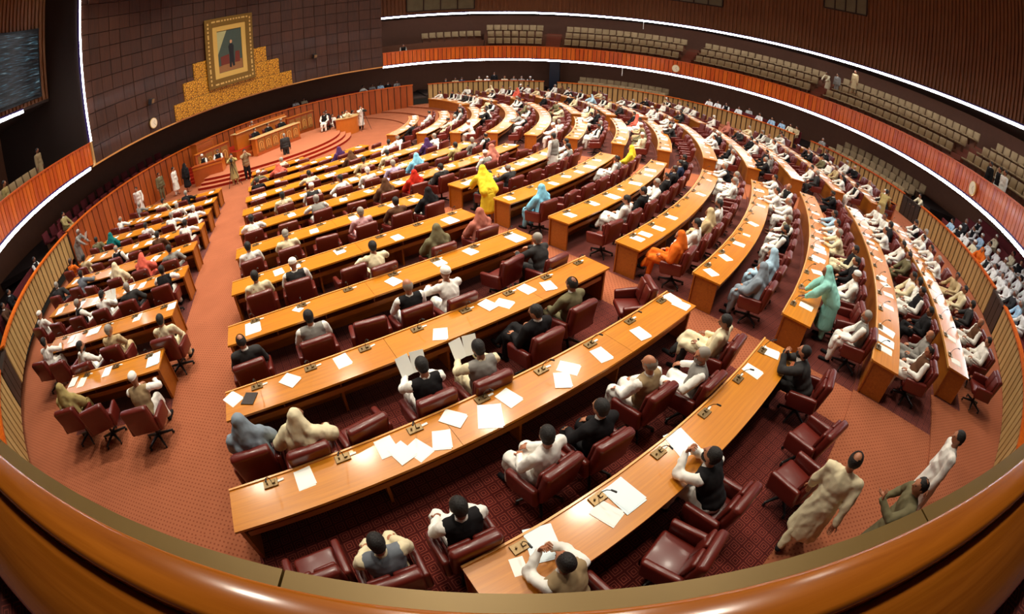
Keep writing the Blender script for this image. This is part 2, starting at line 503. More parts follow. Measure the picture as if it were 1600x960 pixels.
    for nm, lim, ax in (('crown', .86, (0, -.42, .9)), ('fringe', .30, (0, .32, .95))):
        eb = MB(); eb.ell((0, -.014, .012), (.0845, .103, .112), None, 26, 18)
        av = Vector(ax).normalized(); keep = []
        for f in eb.f:
            c = sum((Vector(eb.v[i]) for i in f), Vector()) / len(f)
            c = Vector((c.x, c.y + .014, c.z - .012)).normalized()
            if c.dot(av) < lim and not (c.y > .45 and c.z < .5) and c.z > -.62: keep.append(f)
        eb.v = [tuple(Hd(*v)) for v in eb.v]; eb.f = keep
        out[nm] = eb.mesh('hair', None, True)
    eb = MB(); eb.ell(Hd(0, -.012, .058), (.088, .104, .075), hr, 18, 10); eb.ell(Hd(0, -.012, .035), (.092, .108, .03), hr, 18, 8)
    out['cap'] = eb.mesh('cap', None, True)
    # ---- garments
    def torso(mb, g, low=-.06):
        g += .012 + (.012 if P['stand'] else 0)
        mb.ell(T(0, 0, .31), (.178 + g, .118 + g, .195 + g * .5), ru); mb.ell(T(0, .012, .12), (.162 + g, .132 + g, .18), ru); mb.ell(T(0, 0, low + .04), (.172 + g, .135 + g, .14), ru)
        mb.cap(T(-.145, 0, .425), T(.145, 0, .425), .068 + g * .7, .068 + g * .7)
    def sleeves(mb, r0, r1, r2, cut=.97):
        for s, sh, el, ha in arms:
            mb.cap(sh, el, r0, r1); mb.cap(el, el + (ha - el) * cut, r1, r2)
    def skirt(mb, g, down):
        if P['stand']:
            for i in range(15):
                f = i / 14
                c = hip + Vector((0, .01 * f, .06 - f * (down + .06)))
                mb.ell(c, (.188 + f * .06 + g, .15 + f * .07 + g, .085), None)
        else:
            for s, h0, kn, an in legs:
                mb.cap(h0 + Vector((0, 0, .015)), kn + Vector((0, .02, .01)), .115 + g, .095 + g)
                mb.cap(kn + Vector((0, .035, 0)), kn + (an - kn) * .38 + Vector((0, .05, 0)), .085 + g, .075 + g)
            mb.cap(hip + Vector((0, .05, .01)), (legs[0][2] + legs[1][2]) / 2 + Vector((0, -.04, -.01)), .09 + g, .06 + g)
    mb = MB(); torso(mb, .0); sleeves(mb, .076, .062, .05); skirt(mb, 0, .58)
    for s, sh, el, ha in arms: mb.ell(sh, (.078, .078, .078))
    mb.cap(T(0, 0, .45), T(0, .0, .50), .075, .064)
    out['kurta'] = remesh(mb, vx * 1.15, 'kurta', 3, None, .013)
    mb = MB()
    for s, h0, kn, an in legs:
        mb.cap(h0, kn, .105, .088); mb.cap(kn, an + Vector((0, 0, .02)), .086, .062)
    out['trousers'] = remesh(mb, vx * 1.3, 'trousers', 3, None, .012)
    mb = MB()
    for s, h0, kn, an in legs:
        mb = MB(); mb.cap(an + Vector((0, -.03, -.04)), an + Vector((s * .02, .16, -.05)), .045, .036, 8)
        out['shoe%d' % s] = mb.mesh('shoe', None, True)
    mb = MB(); torso(mb, .022, -.03)
    out['vest'] = remesh(mb, vx * 1.15, 'vest', 3, None, .006)
    mb = MB(); torso(mb, .022, -.06); sleeves(mb, .08, .068, .056, .93)
    if P['stand']: mb.ell(hip + Vector((0, 0, -.1)), (.2, .155, .12))
    mb.cap(T(0, -.02, .44), T(0, -.015, .49), .08, .07)
    out['jacket'] = remesh(mb, vx * 1.15, 'jacket', 3, None, .008)
    mb = MB(); mb.cap(T(0, 0, .46), T(0, .005, .515), .076, .066, 12)
    out['collar'] = mb.mesh('collar', None, True)
    # shawl over head and shoulders
    mb = MB()
    mb.ell(Hd(0, -.028, .022), (.100, .105, .125), hr); mb.cap(Hd(0, -.06, -.02), T(0, -.07, .42), .085, .12)
    mb.cap(Hd(0, -.03, .02), T(0, -.03, .44), .088, .11)
    torso(mb, .045, .02)
    for s in (-1, 1): mb.cap(Hd(s * .02, -.03, .0), T(s * .13, -.02, .40), .085, .10)
    for s, sh, el, ha in arms:
        mb.cap(sh, el, .10, .10); mb.cap(T(s * .12, -.07, .34), T(s * .15, -.06, .0), .10, .13)
        mb.cap(el, el + (ha - el) * .55, .095, .07)
    if P['stand']:
        for i in range(14):
            f = i / 13; mb.ell(hip + Vector((0, -.02, -.05 - f * .5)), (.20 + f * .05, .16 + f * .05, .09))
    out['shawl'] = remesh(mb, vx * 1.15, 'shawl', 4, None, .010)
    return out
POSES = {
    'lap': dict(head=(.1, .08)),
    'lap2': dict(head=(-.45, .12), lean=.0, lh=(-.10, .26, .68), rh=(.08, .30, .68)),
    'read': dict(head=(0, .45), lean=.12, lh=(-.13, .42, .80), rh=(.13, .42, .80), palm=(0, 0, 1), lhd=(.2, .8, .3), rhd=(-.2, .8, .3)),
    'desk': dict(lean=.42, hipy=.02, head=(.15, -.1), lh=(-.18, .58, .80), rh=(.18, .60, .80), lp=(-1, .1, -.5), rp=(1, .1, -.5)),
    'chin': dict(lean=.5, hipy=.04, head=(0, -.2), lh=(-.05, .56, 1.0), rh=(.05, .56, 1.0), lp=(-.7, .3, -.9), rp=(.7, .3, -.9), lhd=(.3, -.1, .9), rhd=(-.3, -.1, .9), palm=(0, -1, .2), curl=.9),
    'recline': dict(lean=-.24, hipy=.06, head=(.35, .22), lh=(-.20, .26, .72), rh=(.18, .28, .72), lp=(-.7, -.8, -.9), rp=(.7, -.8, -.9), cross=True),
    'turn': dict(lean=.05, twist=.55, head=(.9, .05), lh=(-.30, .2, .74), rh=(.22, .34, .72)),
    'turnr': dict(lean=.08, twist=-.55, head=(-.9, .05), lh=(-.22, .34, .72), rh=(.30, .2, .74)),
    'stand': dict(stand=True, hip=.93, hipy=0, head=(0, .05), lh=(-.27, .05, .80), rh=(.27, .05, .80), lp=(-.5, -1, 0), rp=(.5, -1, 0), lhd=(0, .15, -1), rhd=(0, .15, -1), palm=(0, -1, 0), curl=.3),
    'walk': dict(stand=True, hip=.92, hipy=0, lean=.10, head=(-.3, .05), lh=(-.26, .18, .85), rh=(.27, -.12, .82), lp=(-.5, -1, 0), rp=(.5, -1, 0), lhd=(0, .3, -1), rhd=(0, -.1, -1), palm=(0, -1, 0), curl=.3, step=.17),
    'gesture': dict(stand=True, hip=.93, hipy=0, lean=.1, head=(.2, .0), lh=(-.16, .46, 1.30), rh=(.28, .22, .98), lp=(-1, -.3, -.9), rp=(1, -.6, -.5), lhd=(.0, .3, 1), rhd=(0, .8, .2), palm=(0, -1, 0), curl=.2),
    'bend': dict(stand=True, hip=.90, hipy=-.05, lean=.62, head=(.2, .1), lh=(-.18, .56, .86), rh=(.18, .56, .86), lp=(-1, .1, -.3), rp=(1, .1, -.3), lhd=(0, 1, -.2), rhd=(0, 1, -.2), palm=(0, 0, -1), curl=.2),
    'camera': dict(stand=True, hip=.93, hipy=0, head=(0, .05), lh=(-.06, .24, 1.50), rh=(.08, .22, 1.50), lp=(-1, -.1, -1), rp=(1, -.1, -1), lhd=(.3, 0, .9), rhd=(-.3, 0, .9), palm=(0, -1, 0), curl=.8),
}
FIG = {}
def fig(p):
    if p not in FIG: FIG[p] = figure(POSES[p])
    return FIG[p]
CLOTH = {n: plain('cloth_' + n, srgb(*c), .85, spec=.2, noise=.06, nscale=7, bump=.12) for n, c in dict(
    white=(240, 236, 228), cream=(228, 214, 178), beige=(198, 174, 132), grey=(138, 134, 128), slate=(112, 118, 126), charcoal=(52, 50, 50), black=(26, 24, 26),
    olive=(112, 104, 76), tan=(156, 132, 98), brown=(92, 60, 40), paleblue=(170, 200, 220), sky=(130, 198, 226), aqua=(150, 214, 202), yellow=(236, 206, 52), teal=(14, 108, 106),
    red=(190, 40, 22), orange=(224, 106, 26), rose=(180, 108, 92), purple=(70, 40, 84), navy=(34, 44, 70), green=(28, 96, 64), pink=(214, 164, 166), khaki=(170, 150, 96), palegreen=(170, 186, 130),
    coral=(216, 98, 80), greyblue=(134, 146, 158), mustard=(196, 160, 60), lilac=(200, 184, 214)).items()}
HAIRC = {'black': plain('hair_black', srgb(22, 17, 15), .6, noise=.3, nscale=60, bump=.5), 'grey': plain('hair_grey', srgb(150, 142, 132), .6), 'white': plain('hair_white', srgb(224, 220, 212), .7), 'brown': plain('hair_brown', srgb(60, 38, 26), .5)}
WORD = {'paleblue': 'pale blue', 'palegreen': 'pale green', 'greyblue': 'grey blue', 'sky': 'sky blue'}
def cw(c): return WORD.get(c, c)
def person(x, y, z, rz, pose, style, hair, where, near=True, group='members in the chamber', sc=1.0, what=None):
    """style: k:col kurta | v:vest:shirt | s:col suit | h:col shawl | t:shirt:trousers"""
    g = fig(pose)
    o = link('person', g['body'], None, (x, y, z), rz)
    o.scale = (sc, sc, sc)
    st = style.split(':')
    def ch(nm, key, mat):
        me = g[key]
        if not me.materials: me.materials.append(mat)
        return link(nm, me, o, mat=mat)
    standing = POSES[pose].get('stand')
    if st[0] == 'k':
        ch('kurta', 'kurta', CLOTH[st[1]]); ch('trousers', 'trousers', CLOTH[st[2] if len(st) > 2 else st[1]])
        d = 'person in %s kurta' % cw(st[1])
    elif st[0] == 'v':
        ch('shirt', 'kurta', CLOTH[st[2]]); ch('vest', 'vest', CLOTH[st[1]]); ch('trousers', 'trousers', CLOTH[st[2]])
        d = 'person, %s vest over %s' % (cw(st[1]), cw(st[2]))
    elif st[0] == 's':
        ch('jacket', 'jacket', CLOTH[st[1]]); ch('trousers', 'trousers', CLOTH[st[2] if len(st) > 2 else st[1]]); ch('collar', 'collar', CLOTH['white'])
        d = 'person in %s jacket' % cw(st[1])
    else:
        ch('shawl', 'shawl', CLOTH[st[1]]); ch('kurta', 'kurta', CLOTH[st[2] if len(st) > 2 else st[1]])
        if near: ch('trousers', 'trousers', CLOTH[st[2] if len(st) > 2 else st[1]])
        d = 'person in %s headscarf' % cw(st[1])
    if st[0] != 'h':
        if hair == 'cap': ch('cap', 'cap', CLOTH['white'])
        elif hair == 'bald': ch('hair', 'fringe', HAIRC['grey'])
        elif hair == 'baldb': ch('hair', 'crown', HAIRC['black'])
        else: ch('hair', 'hair', HAIRC[hair])
    if near:
        ch('eye', 'eye-1', HAIRC['black']); ch('eye', 'eye1', HAIRC['black'])
        ch('shoe', 'shoe-1', CLOTH['black']); ch('shoe', 'shoe1', CLOTH['black'])
        if st[0] != 'h' and hair in ('black', 'grey'):
            if (int(abs(x * 31 + y * 17)) % 3) == 0: ch('moustache', 'moustache', HAIRC[hair])
            elif (int(abs(x * 31 + y * 17)) % 3) == 1: ch('beard', 'beard', HAIRC[hair])
    tag(o, (what or d) + ', ' + where, 'person', group)
    if (int(abs(x * 57 + y * 13)) % 4) == 0:
        o.material_slots[0].link = 'OBJECT'; o.material_slots[0].material = SKIN2
    return o
# ================================================================== STRUCTURE
def ring_dist(a, R):
    """distance from the desk centre to the ring of radius R along angle a"""
    c, s = math.cos(a * D2R), math.sin(a * D2R)
    px, py = RCX - AX, RCY - AY
    q = c * px + s * py
    return q + math.sqrt(max(0.0, R * R - px * px - py * py + q * q))
# ---- blocks of desks: angles about (AX, AY)
def deg(x): return x / D2R
def block_span(b, k):
    """angular span of the desk row k in block b, or None"""
    r = RK[k]
    cl, cr = -60.5, -44.8
    cont = k >= 8                       # inner rows run through without the cross aisle
    ends = AXIS - deg(1.05 / r)
    def mir(s): return None if s is None else (2 * AXIS - s[1], 2 * AXIS - s[0])
    if b == 'L':
        if k < 5 or k > 12: return None
        a1 = cl - deg(1.45 / r)
        R = {5: 18.6, 6: 18.9, 7: 19.0}.get(k, 18.75)
        if k >= 10: R = 18.2
        a = a1
        while a > -128 and math.hypot(AX + (r + .6) * math.cos(a * D2R) - RCX, AY + (r + .6) * math.sin(a * D2R) - RCY) < R: a -= .1
        return (max(a, a1 - 44), a1)
    if b == 'C':
        if k < 2: return None
        if k == 2: return (-56.2, cr)
        if k == 13: return (cl, -42)
        return (cl, ends) if cont else (cl, cr)
    if b == 'D':
        if cont: return None
        if k == 0: return (-40.4, ends)
        return (cr + deg(1.1 / r), ends)
    if b == 'E':
        if k >= 8: return mir(block_span('C', k)) if k < 13 else None
        return mir(block_span('D', k))
    if b == 'F':
        if k >= 8 or k < 3: return None
        return mir(block_span('C', k))
    if b == 'G':
        if k > 10: return None
        return mir(block_span('L', k))
BNAME = {'L': 'left wall block', 'C': 'near middle block', 'D': 'right middle block', 'E': 'block past aisle', 'F': 'far middle block', 'G': 'far corner block'}
ROWS = []                                # (block, k, a0, a1, nseats)
for b in 'LCDEFG':
    for k in range(14):
        sp = block_span(b, k)
        if sp is None or (sp[1] - sp[0]) * D2R * RK[k] < 1.4: continue
        n = max(1, int(round((sp[1] - sp[0]) * D2R * (RK[k] + .3) / .93)))
        ROWS.append((b, k, sp[0], sp[1], n))
def row_rank(b, k):
    ks = sorted([x[1] for x in ROWS if x[0] == b], reverse=True)
    return ks.index(k) + 1
def in_block(r, a):
    for b, k, a0, a1, n in ROWS:
        if a0 < a < a1 and RK[k] - .05 < r < RK[k] + (.65 if (b, k) in (('L', 5), ('L', 6), ('D', 0), ('E', 0)) else 1.9): return True
    return False

# ---- floor: shallow terraces about the rostrum, clipped by the round wall
def build_floor():
    v = []; f = []; mi = []
    bands = [(0.0, RK[13] - .05, ZW)]
    for k in range(13, -1, -1):
        r1 = RK[k - 1] - .05 if k > 0 else 41.0
        bands.append((RK[k] - .05, r1, tier_z(k) if k > 0 else 0.0))
    step = .3
    n = int(360 / step)
    for bi, (r0, r1, z) in enumerate(bands):
        m = max(1, int(round((r1 - r0) / .95)))
        for j in range(m):
            q0, q1 = r0 + (r1 - r0) * j / m, r0 + (r1 - r0) * (j + 1) / m
            for i in range(n):
                a0, a1 = -200.9 + i * step, -200.9 + (i + 1) * step
                l0, l1 = ring_dist(a0, 20.6), ring_dist(a1, 20.6)
                if q0 >= min(l0, l1): continue
                e0, e1 = min(q1, l0), min(q1, l1)
                o = len(v)
                for rr_, aa in ((q0, a0), (e0, a0), (e1, a1), (q0, a1)):
                    v.append((AX + rr_ * math.cos(aa * D2R), AY + rr_ * math.sin(aa * D2R), z))
                f.append((o, o + 1, o + 2, o + 3))
                mi.append(0 if in_block((q0 + q1) / 2, (a0 + a1) / 2) else 1)
                if j == 0 and bi > 0:
                    zz = bands[bi - 1][2]
                    v.append((v[o][0], v[o][1], zz)); v.append((v[o + 3][0], v[o + 3][1], zz))
                    f.append((o, o + 3, o + 5, o + 4)); mi.append(1)
    me = bpy.data.meshes.new('floor')
    me.from_pydata(v, [], f)
    me.materials.append(M['carpet']); me.materials.append(M['aisle'])
    me.polygons.foreach_set('material_index', mi)
    me.update()
    return struct(link('floor', me), 'red carpeted terraced floor of the round chamber')
build_floor()

def ringpiece(name, r0, r1, a0, a1, z0, z1, mat, parent=None, n=None, kind=True):
    mb = MB(); mb.sector(RCX, RCY, r0, r1, a0, a1, z0, z1, n)
    me = mb.mesh(name, mat); shade(me, 30)
    o = link(name, me, parent)
    if kind and parent is None: struct(o)
    return o
# under the gallery: back floor, back wall, slab above, gallery back wall, soffit, upper wall, ceiling
G0, G1 = -164.6, 122.2                   # the gallery runs from G0 through -90 and 0 to G1
ringpiece('floor_back', 20.3, 26.0, -180, 180, -.1, -.012, M['dark'], n=120)
ringpiece('wall_lower', 25.6, 25.9, -180, 180, 0, 3.0, M['brown'], n=120)
ringpiece('floor_gallery', 20.08, 27.6, G0, G1, 3.0, 3.14, M['brown'], n=150)
ringpiece('wall_gallery', 27.3, 27.6, G0, G1, 3.14, 7.6, M['brown'], n=150)
ringpiece('ceiling_gallery', 22.5, 27.6, G0, G1, 7.46, 7.6, M['dark'], n=150)
ringpiece('wall_upper', 22.5, 22.8, G0, G1, 7.6, CEIL, M['upper'], n=150)
ringpiece('ceiling', 0.0, 28, -180, 180, CEIL, CEIL + .2, M['ceil'], n=96)
mb = MB()
for i in range(int((G1 - G0) / .85)):
    a = G0 + .3 + i * .85
    mb.sector(RCX, RCY, 22.42, 22.52, a, a + .42, 7.62, 13.9, 1)
o = link('slats', mb.mesh('upper_slats', M['upper']), bpy.data.objects['wall_upper']); o['kind'] = 'stuff'
# radial return walls where the panelled wall cuts the gallery
for a in (G0 - .25, G1 + .25):
    ringpiece('wall_return', 20.0, 27.6, a - .2, a + .2, 3.0, CEIL, M['dark'], n=1)
# ---- the panelled wall above the rostrum
wall = ringpiece('wall_rostrum', 20.06, 20.4, G1, 360 + G0, 3.1, CEIL, M['joint'], n=60)
NP, PH = 28, .845
span = (360 + G0 - G1) / NP
pm = []
for var in range(3):
    mb = MB(); mb.sector(0, 0, 19.985 - .012 * var, 20.08, -span / 2 + .045, span / 2 - .045, .02, PH - .02, 2)
    pm.append(mb.mesh('wall_panel', M['panel']))
rng = random.Random(3)
for j in range(11):
    for i in range(NP):
        o = link('panel', pm[rng.randrange(3)], wall, (RCX, RCY, 3.1 + j * PH), (G1 + (i + .5) * span) * D2R)
mb = MB(); mb.sector(RCX, RCY, 19.97, 20.1, G1, 360 + G0, 3.02, 3.11, 60)
link('bottom_trim', mb.mesh('bottom_trim', M['edge']), wall)
# ---- gallery front: upright orange panels, cap rail
def gallery_front(a0, a1, label):
    t = empty('gallery_front', (RCX + RR * math.cos((a0 + a1) / 2 * D2R), RCY + RR * math.sin((a0 + a1) / 2 * D2R), 3.1))
    struct(t, label)
    ox, oy = t.location.x, t.location.y
    mb = MB(); mb.sector(RCX, RCY, 20.03, 20.1, a0, a1, 3.1, 4.22, None, ox, oy, 3.1)
    link('backing', mb.mesh('backing', M['slatgap']), t)
    mb = MB(); mb.sector(RCX, RCY, 19.94, 20.14, a0, a1, 4.2, 4.27, None, ox, oy, 3.1)
    link('cap_rail', mb.mesh('cap_rail', M['orange']), t)
    n = int(round((a1 - a0) / 1.0))
    w = (a1 - a0) / n
    mb = MB(); mb.sector(0, 0, 19.97, 20.05, -w / 2 + .07, w / 2 - .07, 0.0, 1.05, 1)
    me = mb.mesh('front_panel', M['orange'])
    for i in range(n):
        link('panel', me, t, (RCX - ox, RCY - oy, .05), (a0 + (i + .5) * w) * D2R)
gallery_front(-49.0, G1, 'orange wood panelled gallery front sweeping round the right and far side')
gallery_front(G0, -131.0, 'orange wood panelled gallery front at the far left')
# ---- foreground parapet of the camera's gallery: wood rail, bronze ledge, sloping inner panel
par = empty('gallery_parapet', (RCX, RCY - 20.0, 3.0)); struct(par, 'polished wooden parapet rail curving across the foreground')
def par_piece(name, r0, r1, z0, z1, mat, a0=-131.0, a1=-49.0, n=82, parent=par, rnd=0):
    mb = MB(); mb.sector(RCX, RCY, r0, r1, a0, a1, z0, z1, n, par.location.x, par.location.y, par.location.z)
    me = mb.mesh(name, mat); shade(me, 40)
    return link(name, me, parent)
# rail with rounded profile
prof = [(19.935, 3.84), (19.935, 3.925), (19.939, 3.937), (19.95, 3.943), (20.0, 3.945), (20.04, 3.943), (20.052, 3.936), (20.056, 3.92), (20.056, 3.86)]
def revolve(name, prof, a0, a1, n, mat):
    v = []; f = []
    for i in range(n + 1):
        a = (a0 + (a1 - a0) * i / n) * D2R
        for r, z in prof:
            v.append((RCX + r * math.cos(a) - par.location.x, RCY + r * math.sin(a) - par.location.y, z - par.location.z))
    m = len(prof)
    for i in range(n):
        for j in range(m - 1):
            f.append((i * m + j, (i + 1) * m + j, (i + 1) * m + j + 1, i * m + j + 1))
    mb = MB(); mb.add(v, f)
    me = mb.mesh(name, mat); shade(me, 50)
    return link(name, me, par)
revolve('hand_rail', prof, -131, -49, 120, M['railwood'])
revolve('inner_panel', [(20.062, 3.80), (20.062, 3.875), (20.075, 3.88), (20.10, 3.875), (20.35, 3.635), (20.37, 3.60), (20.37, 3.14)], -131, -49, 120, M['railwood'])
for i in range(16):
    a0 = -131 + i * 82 / 16
    par_piece('ledge', 19.845, 19.96, 3.70, 3.80, M['ledge'], a0 + .012, a0 + 82 / 16 - .012, 6)
par_piece('face_panel', 19.98, 20.06, 3.0, 3.86, M['railwood'])
# screws on the ledge
mb = MB(); mb.lathe([(.009, 0), (.009, .004), (.004, .006)], 8)
sm = mb.mesh('screw', M['edge'])
for a in (-99.3, -95.6, -92.2, -89.4, -86.6, -82.9):
    p = pol(RCX, RCY, 19.93, a)
    link('screw', sm, par, (p[0] - par.location.x, p[1] - par.location.y, .80))
# gallery carpet at the camera's feet
ringpiece('floor_gallery_carpet', 20.38, 24.0, -131, -49, 3.141, 3.15, M['carpet'], n=60)

# ---- light strips
def led(R, a0, a1, z, label, pitch=4.5):
    t = empty('light_strip', (*pol(RCX, RCY, R, (a0 + a1) / 2), z))
    tag(t, label, 'light strip', 'ceiling light strips')
    n = max(1, int(round((a1 - a0) / pitch))); w = (a1 - a0) / n
    mb = MB(); mb.sector(0, 0, R - .03, R + .05, -w / 2 + .03, w / 2 - .03, -.065, .065, 3)
    me = mb.mesh('tube', M['led'])
    for i in range(n):
        link('tube', me, t, (RCX - t.location.x, RCY - t.location.y, 0), (a0 + (i + .5) * w) * D2R)
    mb = MB(); mb.sector(RCX, RCY, R - .035, R + .07, a0, a1, z + .068, z + .15, None, t.location.x, t.location.y, z)  # added strip carrying the painted violet fringe, not a housing
    link('violet_fringe', mb.mesh('violet_fringe', M['violet']), t)
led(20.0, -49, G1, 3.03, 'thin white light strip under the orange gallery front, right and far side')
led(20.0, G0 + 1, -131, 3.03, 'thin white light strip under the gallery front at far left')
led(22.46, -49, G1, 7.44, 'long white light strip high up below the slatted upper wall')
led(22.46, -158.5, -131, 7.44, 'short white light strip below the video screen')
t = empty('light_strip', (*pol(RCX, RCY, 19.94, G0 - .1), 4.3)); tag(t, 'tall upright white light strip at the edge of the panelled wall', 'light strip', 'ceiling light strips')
mb = MB(); mb.box(-.05, .05, -.07, .07, 0, 1.0)
me = mb.mesh('tube', M['led'])
for i in range(9):
    link('tube', me, t, (0, 0, i * 1.02), G0 * D2R)
mb = MB(); mb.box(-.05, .05, .072, .14, 0, 9.2)  # painted violet fringe beside the upright strip, added
link('violet_fringe', mb.mesh('violet_fringe', M['violet']), t, (0, 0, 0), G0 * D2R)
# gallery end post under it
t = link('gallery_end_post', (lambda m: (m.box(-.06, .06, -.06, .06, 0, 1.2), m.mesh('gallery_end_post', M['tan']))[1])(MB()), None, (*pol(RCX, RCY, 19.92, G0), 3.06), G0 * D2R)
tag(t, 'slim tan post closing the left gallery front', 'post')

# ---- round slatted barrier at floor level, rostrum wall
def barrier(a0, a1, z0, z1, label, mat, pitch=1.2, frac=.76, cap='orange', gate=False, name='slatted_barrier'):
    R = 20.2
    t = empty(name, (*pol(RCX, RCY, R, (a0 + a1) / 2), z0))
    tag(t, label, 'barrier', 'low barriers round the floor')
    ox, oy = t.location.x, t.location.y
    mb = MB(); mb.sector(RCX, RCY, R + .03, R + .09, a0, a1, z0, z1 - .02, None, ox, oy, z0)
    link('backing', mb.mesh('backing', M['slatgap']), t)
    mb = MB(); mb.sector(RCX, RCY, R - .05, R + .13, a0, a1, z1 - .045, z1 + .015, None, ox, oy, z0)
    link('top_rail', mb.mesh('top_rail', M[cap]), t)
    n = max(1, int(round((a1 - a0) / pitch))); w = (a1 - a0) / n
    mb = MB(); mb.sector(0, 0, R - .01, R + .05, -w * frac / 2, w * frac / 2, .03, z1 - z0 - .05, 1)
    me = mb.mesh('slat', mat)
    for i in range(n):
        link('slat', me, t, (RCX - ox, RCY - oy, 0), (a0 + (i + .5) * w) * D2R)
    return t
barrier(84.2, 111.7, -.55, 1.13, 'tan slatted barrier in front of the row of standing guests', M['tan'])
barrier(23.5, 81.2, -.25, 1.12, 'long tan slatted barrier right of the dark doorway', M['tan'])
barrier(-6.1, 19.4, -.05, 1.13, 'tan slatted barrier before the khaki guest seats', M['tan'])
barrier(-36.0, -11.1, 0, 1.14, 'tan slatted barrier before the crowded guest seats at right', M['tan'])
barrier(-64, -40.4, 0, 1.14, 'tan slatted barrier at the right frame edge past the dark gate', M['tan'])
barrier(-154.1, -127.0, -.05, 1.16, 'tan slatted barrier below the left gallery', M['tan'])
barrier(-123.0, -104, 0, 1.16, 'tan slatted barrier at the left frame edge past the dark gate', M['tan'])
M['gate'] = plain('gate_brown', srgb(52, 40, 32), .5)
barrier(-11.0, -6.2, -.05, 1.05, 'dark brown gate beside the khaki guest seats', M['gate'], 1.2, .9, 'gate', name='barrier_gate')
barrier(-40.3, -36.1, 0, 1.05, 'dark brown gate at the right end of the crowded seats', M['gate'], 1.2, .9, 'gate', name='barrier_gate')
barrier(-126.9, -123.1, 0, 1.05, 'dark brown gate near the left frame edge', M['gate'], 1.2, .9, 'gate', name='barrier_gate')
barrier(115.2, 205.5, ZW - .1, 1.2, 'orange brown fluted wall curving behind the rostrum', M['rostwall'], 1.5, .86, name='rostrum_wall')
# dark column by the doorway
mb = MB(); mb.sector(RCX, RCY, 23.6, 24.4, 81.5, 83.7, 0, 3.0, 2)
M['navy'] = plain('navy_column', srgb(20, 24, 40), .5)
struct(link('column', mb.mesh('column', M['navy'])))
# ================================================================== DESKS, CHAIRS
def cam_dist(x, y): return math.hypot(x, y)
def desk_row(b, k, a0, a1, n):
    r, z = RK[k], tier_z(k)
    am = (a0 + a1) / 2
    ox, oy = pol(AX, AY, r + .3, am)
    t = empty('bench_desk', (ox, oy, z))
    tag(t, 'long curved orange wood desk, %s row from the rostrum, %s' % (ordw(row_rank(b, k)), BNAME[b]), 'desk', 'curved rows of desks')
    near = cam_dist(ox, oy) < 17
    def sec(name, r0, r1, b0, b1, z0, z1, mat, parent=t, nn=None):
        mb = MB(); mb.sector(AX, AY, r0, r1, b0, b1, z + z0, z + z1, nn, ox, oy, z)
        return link(name, mb.mesh(name, M[mat]), parent)
    pitch = (a1 - a0) / n
    per = 3 if n > 4 else 2
    i = 0
    while i < n:
        j = min(n, i + per)
        if n - j == 1: j = n
        g = deg(.0025 / r)
        sec('tabletop', r, r + .62, a0 + i * pitch + g, a0 + j * pitch - g, .712, .75, 'desk', nn=max(2, int((j - i) * pitch)))
        i = j
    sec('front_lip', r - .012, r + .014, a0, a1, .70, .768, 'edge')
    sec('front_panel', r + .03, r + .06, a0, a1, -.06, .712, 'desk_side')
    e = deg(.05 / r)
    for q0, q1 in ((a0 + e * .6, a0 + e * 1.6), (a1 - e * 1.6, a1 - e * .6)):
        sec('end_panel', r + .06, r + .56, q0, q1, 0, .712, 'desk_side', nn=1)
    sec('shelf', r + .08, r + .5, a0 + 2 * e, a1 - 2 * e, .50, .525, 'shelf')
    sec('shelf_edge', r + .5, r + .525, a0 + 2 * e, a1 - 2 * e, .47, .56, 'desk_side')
    if near:
        for i in range(1, n):
            q = a0 + i * pitch
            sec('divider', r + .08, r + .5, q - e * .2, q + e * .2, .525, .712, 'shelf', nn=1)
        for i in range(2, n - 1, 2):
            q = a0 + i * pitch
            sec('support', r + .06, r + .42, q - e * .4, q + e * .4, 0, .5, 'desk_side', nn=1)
    if cam_dist(ox, oy) < 24:
        for i in range(n):
            q = a0 + (i + .5) * pitch + deg(.1 / r)
            p = pol(AX, AY, r + .10, q)
            c = link('microphone_console', CONS, t, (p[0] - ox, p[1] - oy, .75), (q + 90) * D2R)
            if near:
                link('gooseneck', GOOSE, c, (.02, .01, .02), random.uniform(-.5, .5))
                link('name_card', CARD, c, (.13, 0.01, .0), random.uniform(-.2, .2))
    return t
mb = MB(); mb.rbox((0, 0, .010), (.19, .12, .020), bev=.004, seg=1); mb.lathe([(.012, .02), (.012, .045), (.006, .05)], 8, (-.045, .0, 0)); mb.box(.02, .06, -.02, .03, .02, .04)
CONS = mb.mesh('microphone_console', M['metal'])
mb = MB(); mb.tube([(0, 0, 0), (0, -.02, .10), (0, -.07, .18), (0, -.13, .22)], .005, 5); mb.cap((0, -.12, .216), (0, -.17, .225), .011, .013, 6)
GOOSE = mb.mesh('gooseneck', M['black'])
mb = MB(); mb.rbox((0, 0, .006), (.09, .035, .012), bev=.003, seg=1)
CARD = mb.mesh('name_card', M['white'])
for r_ in ROWS: desk_row(*r_)

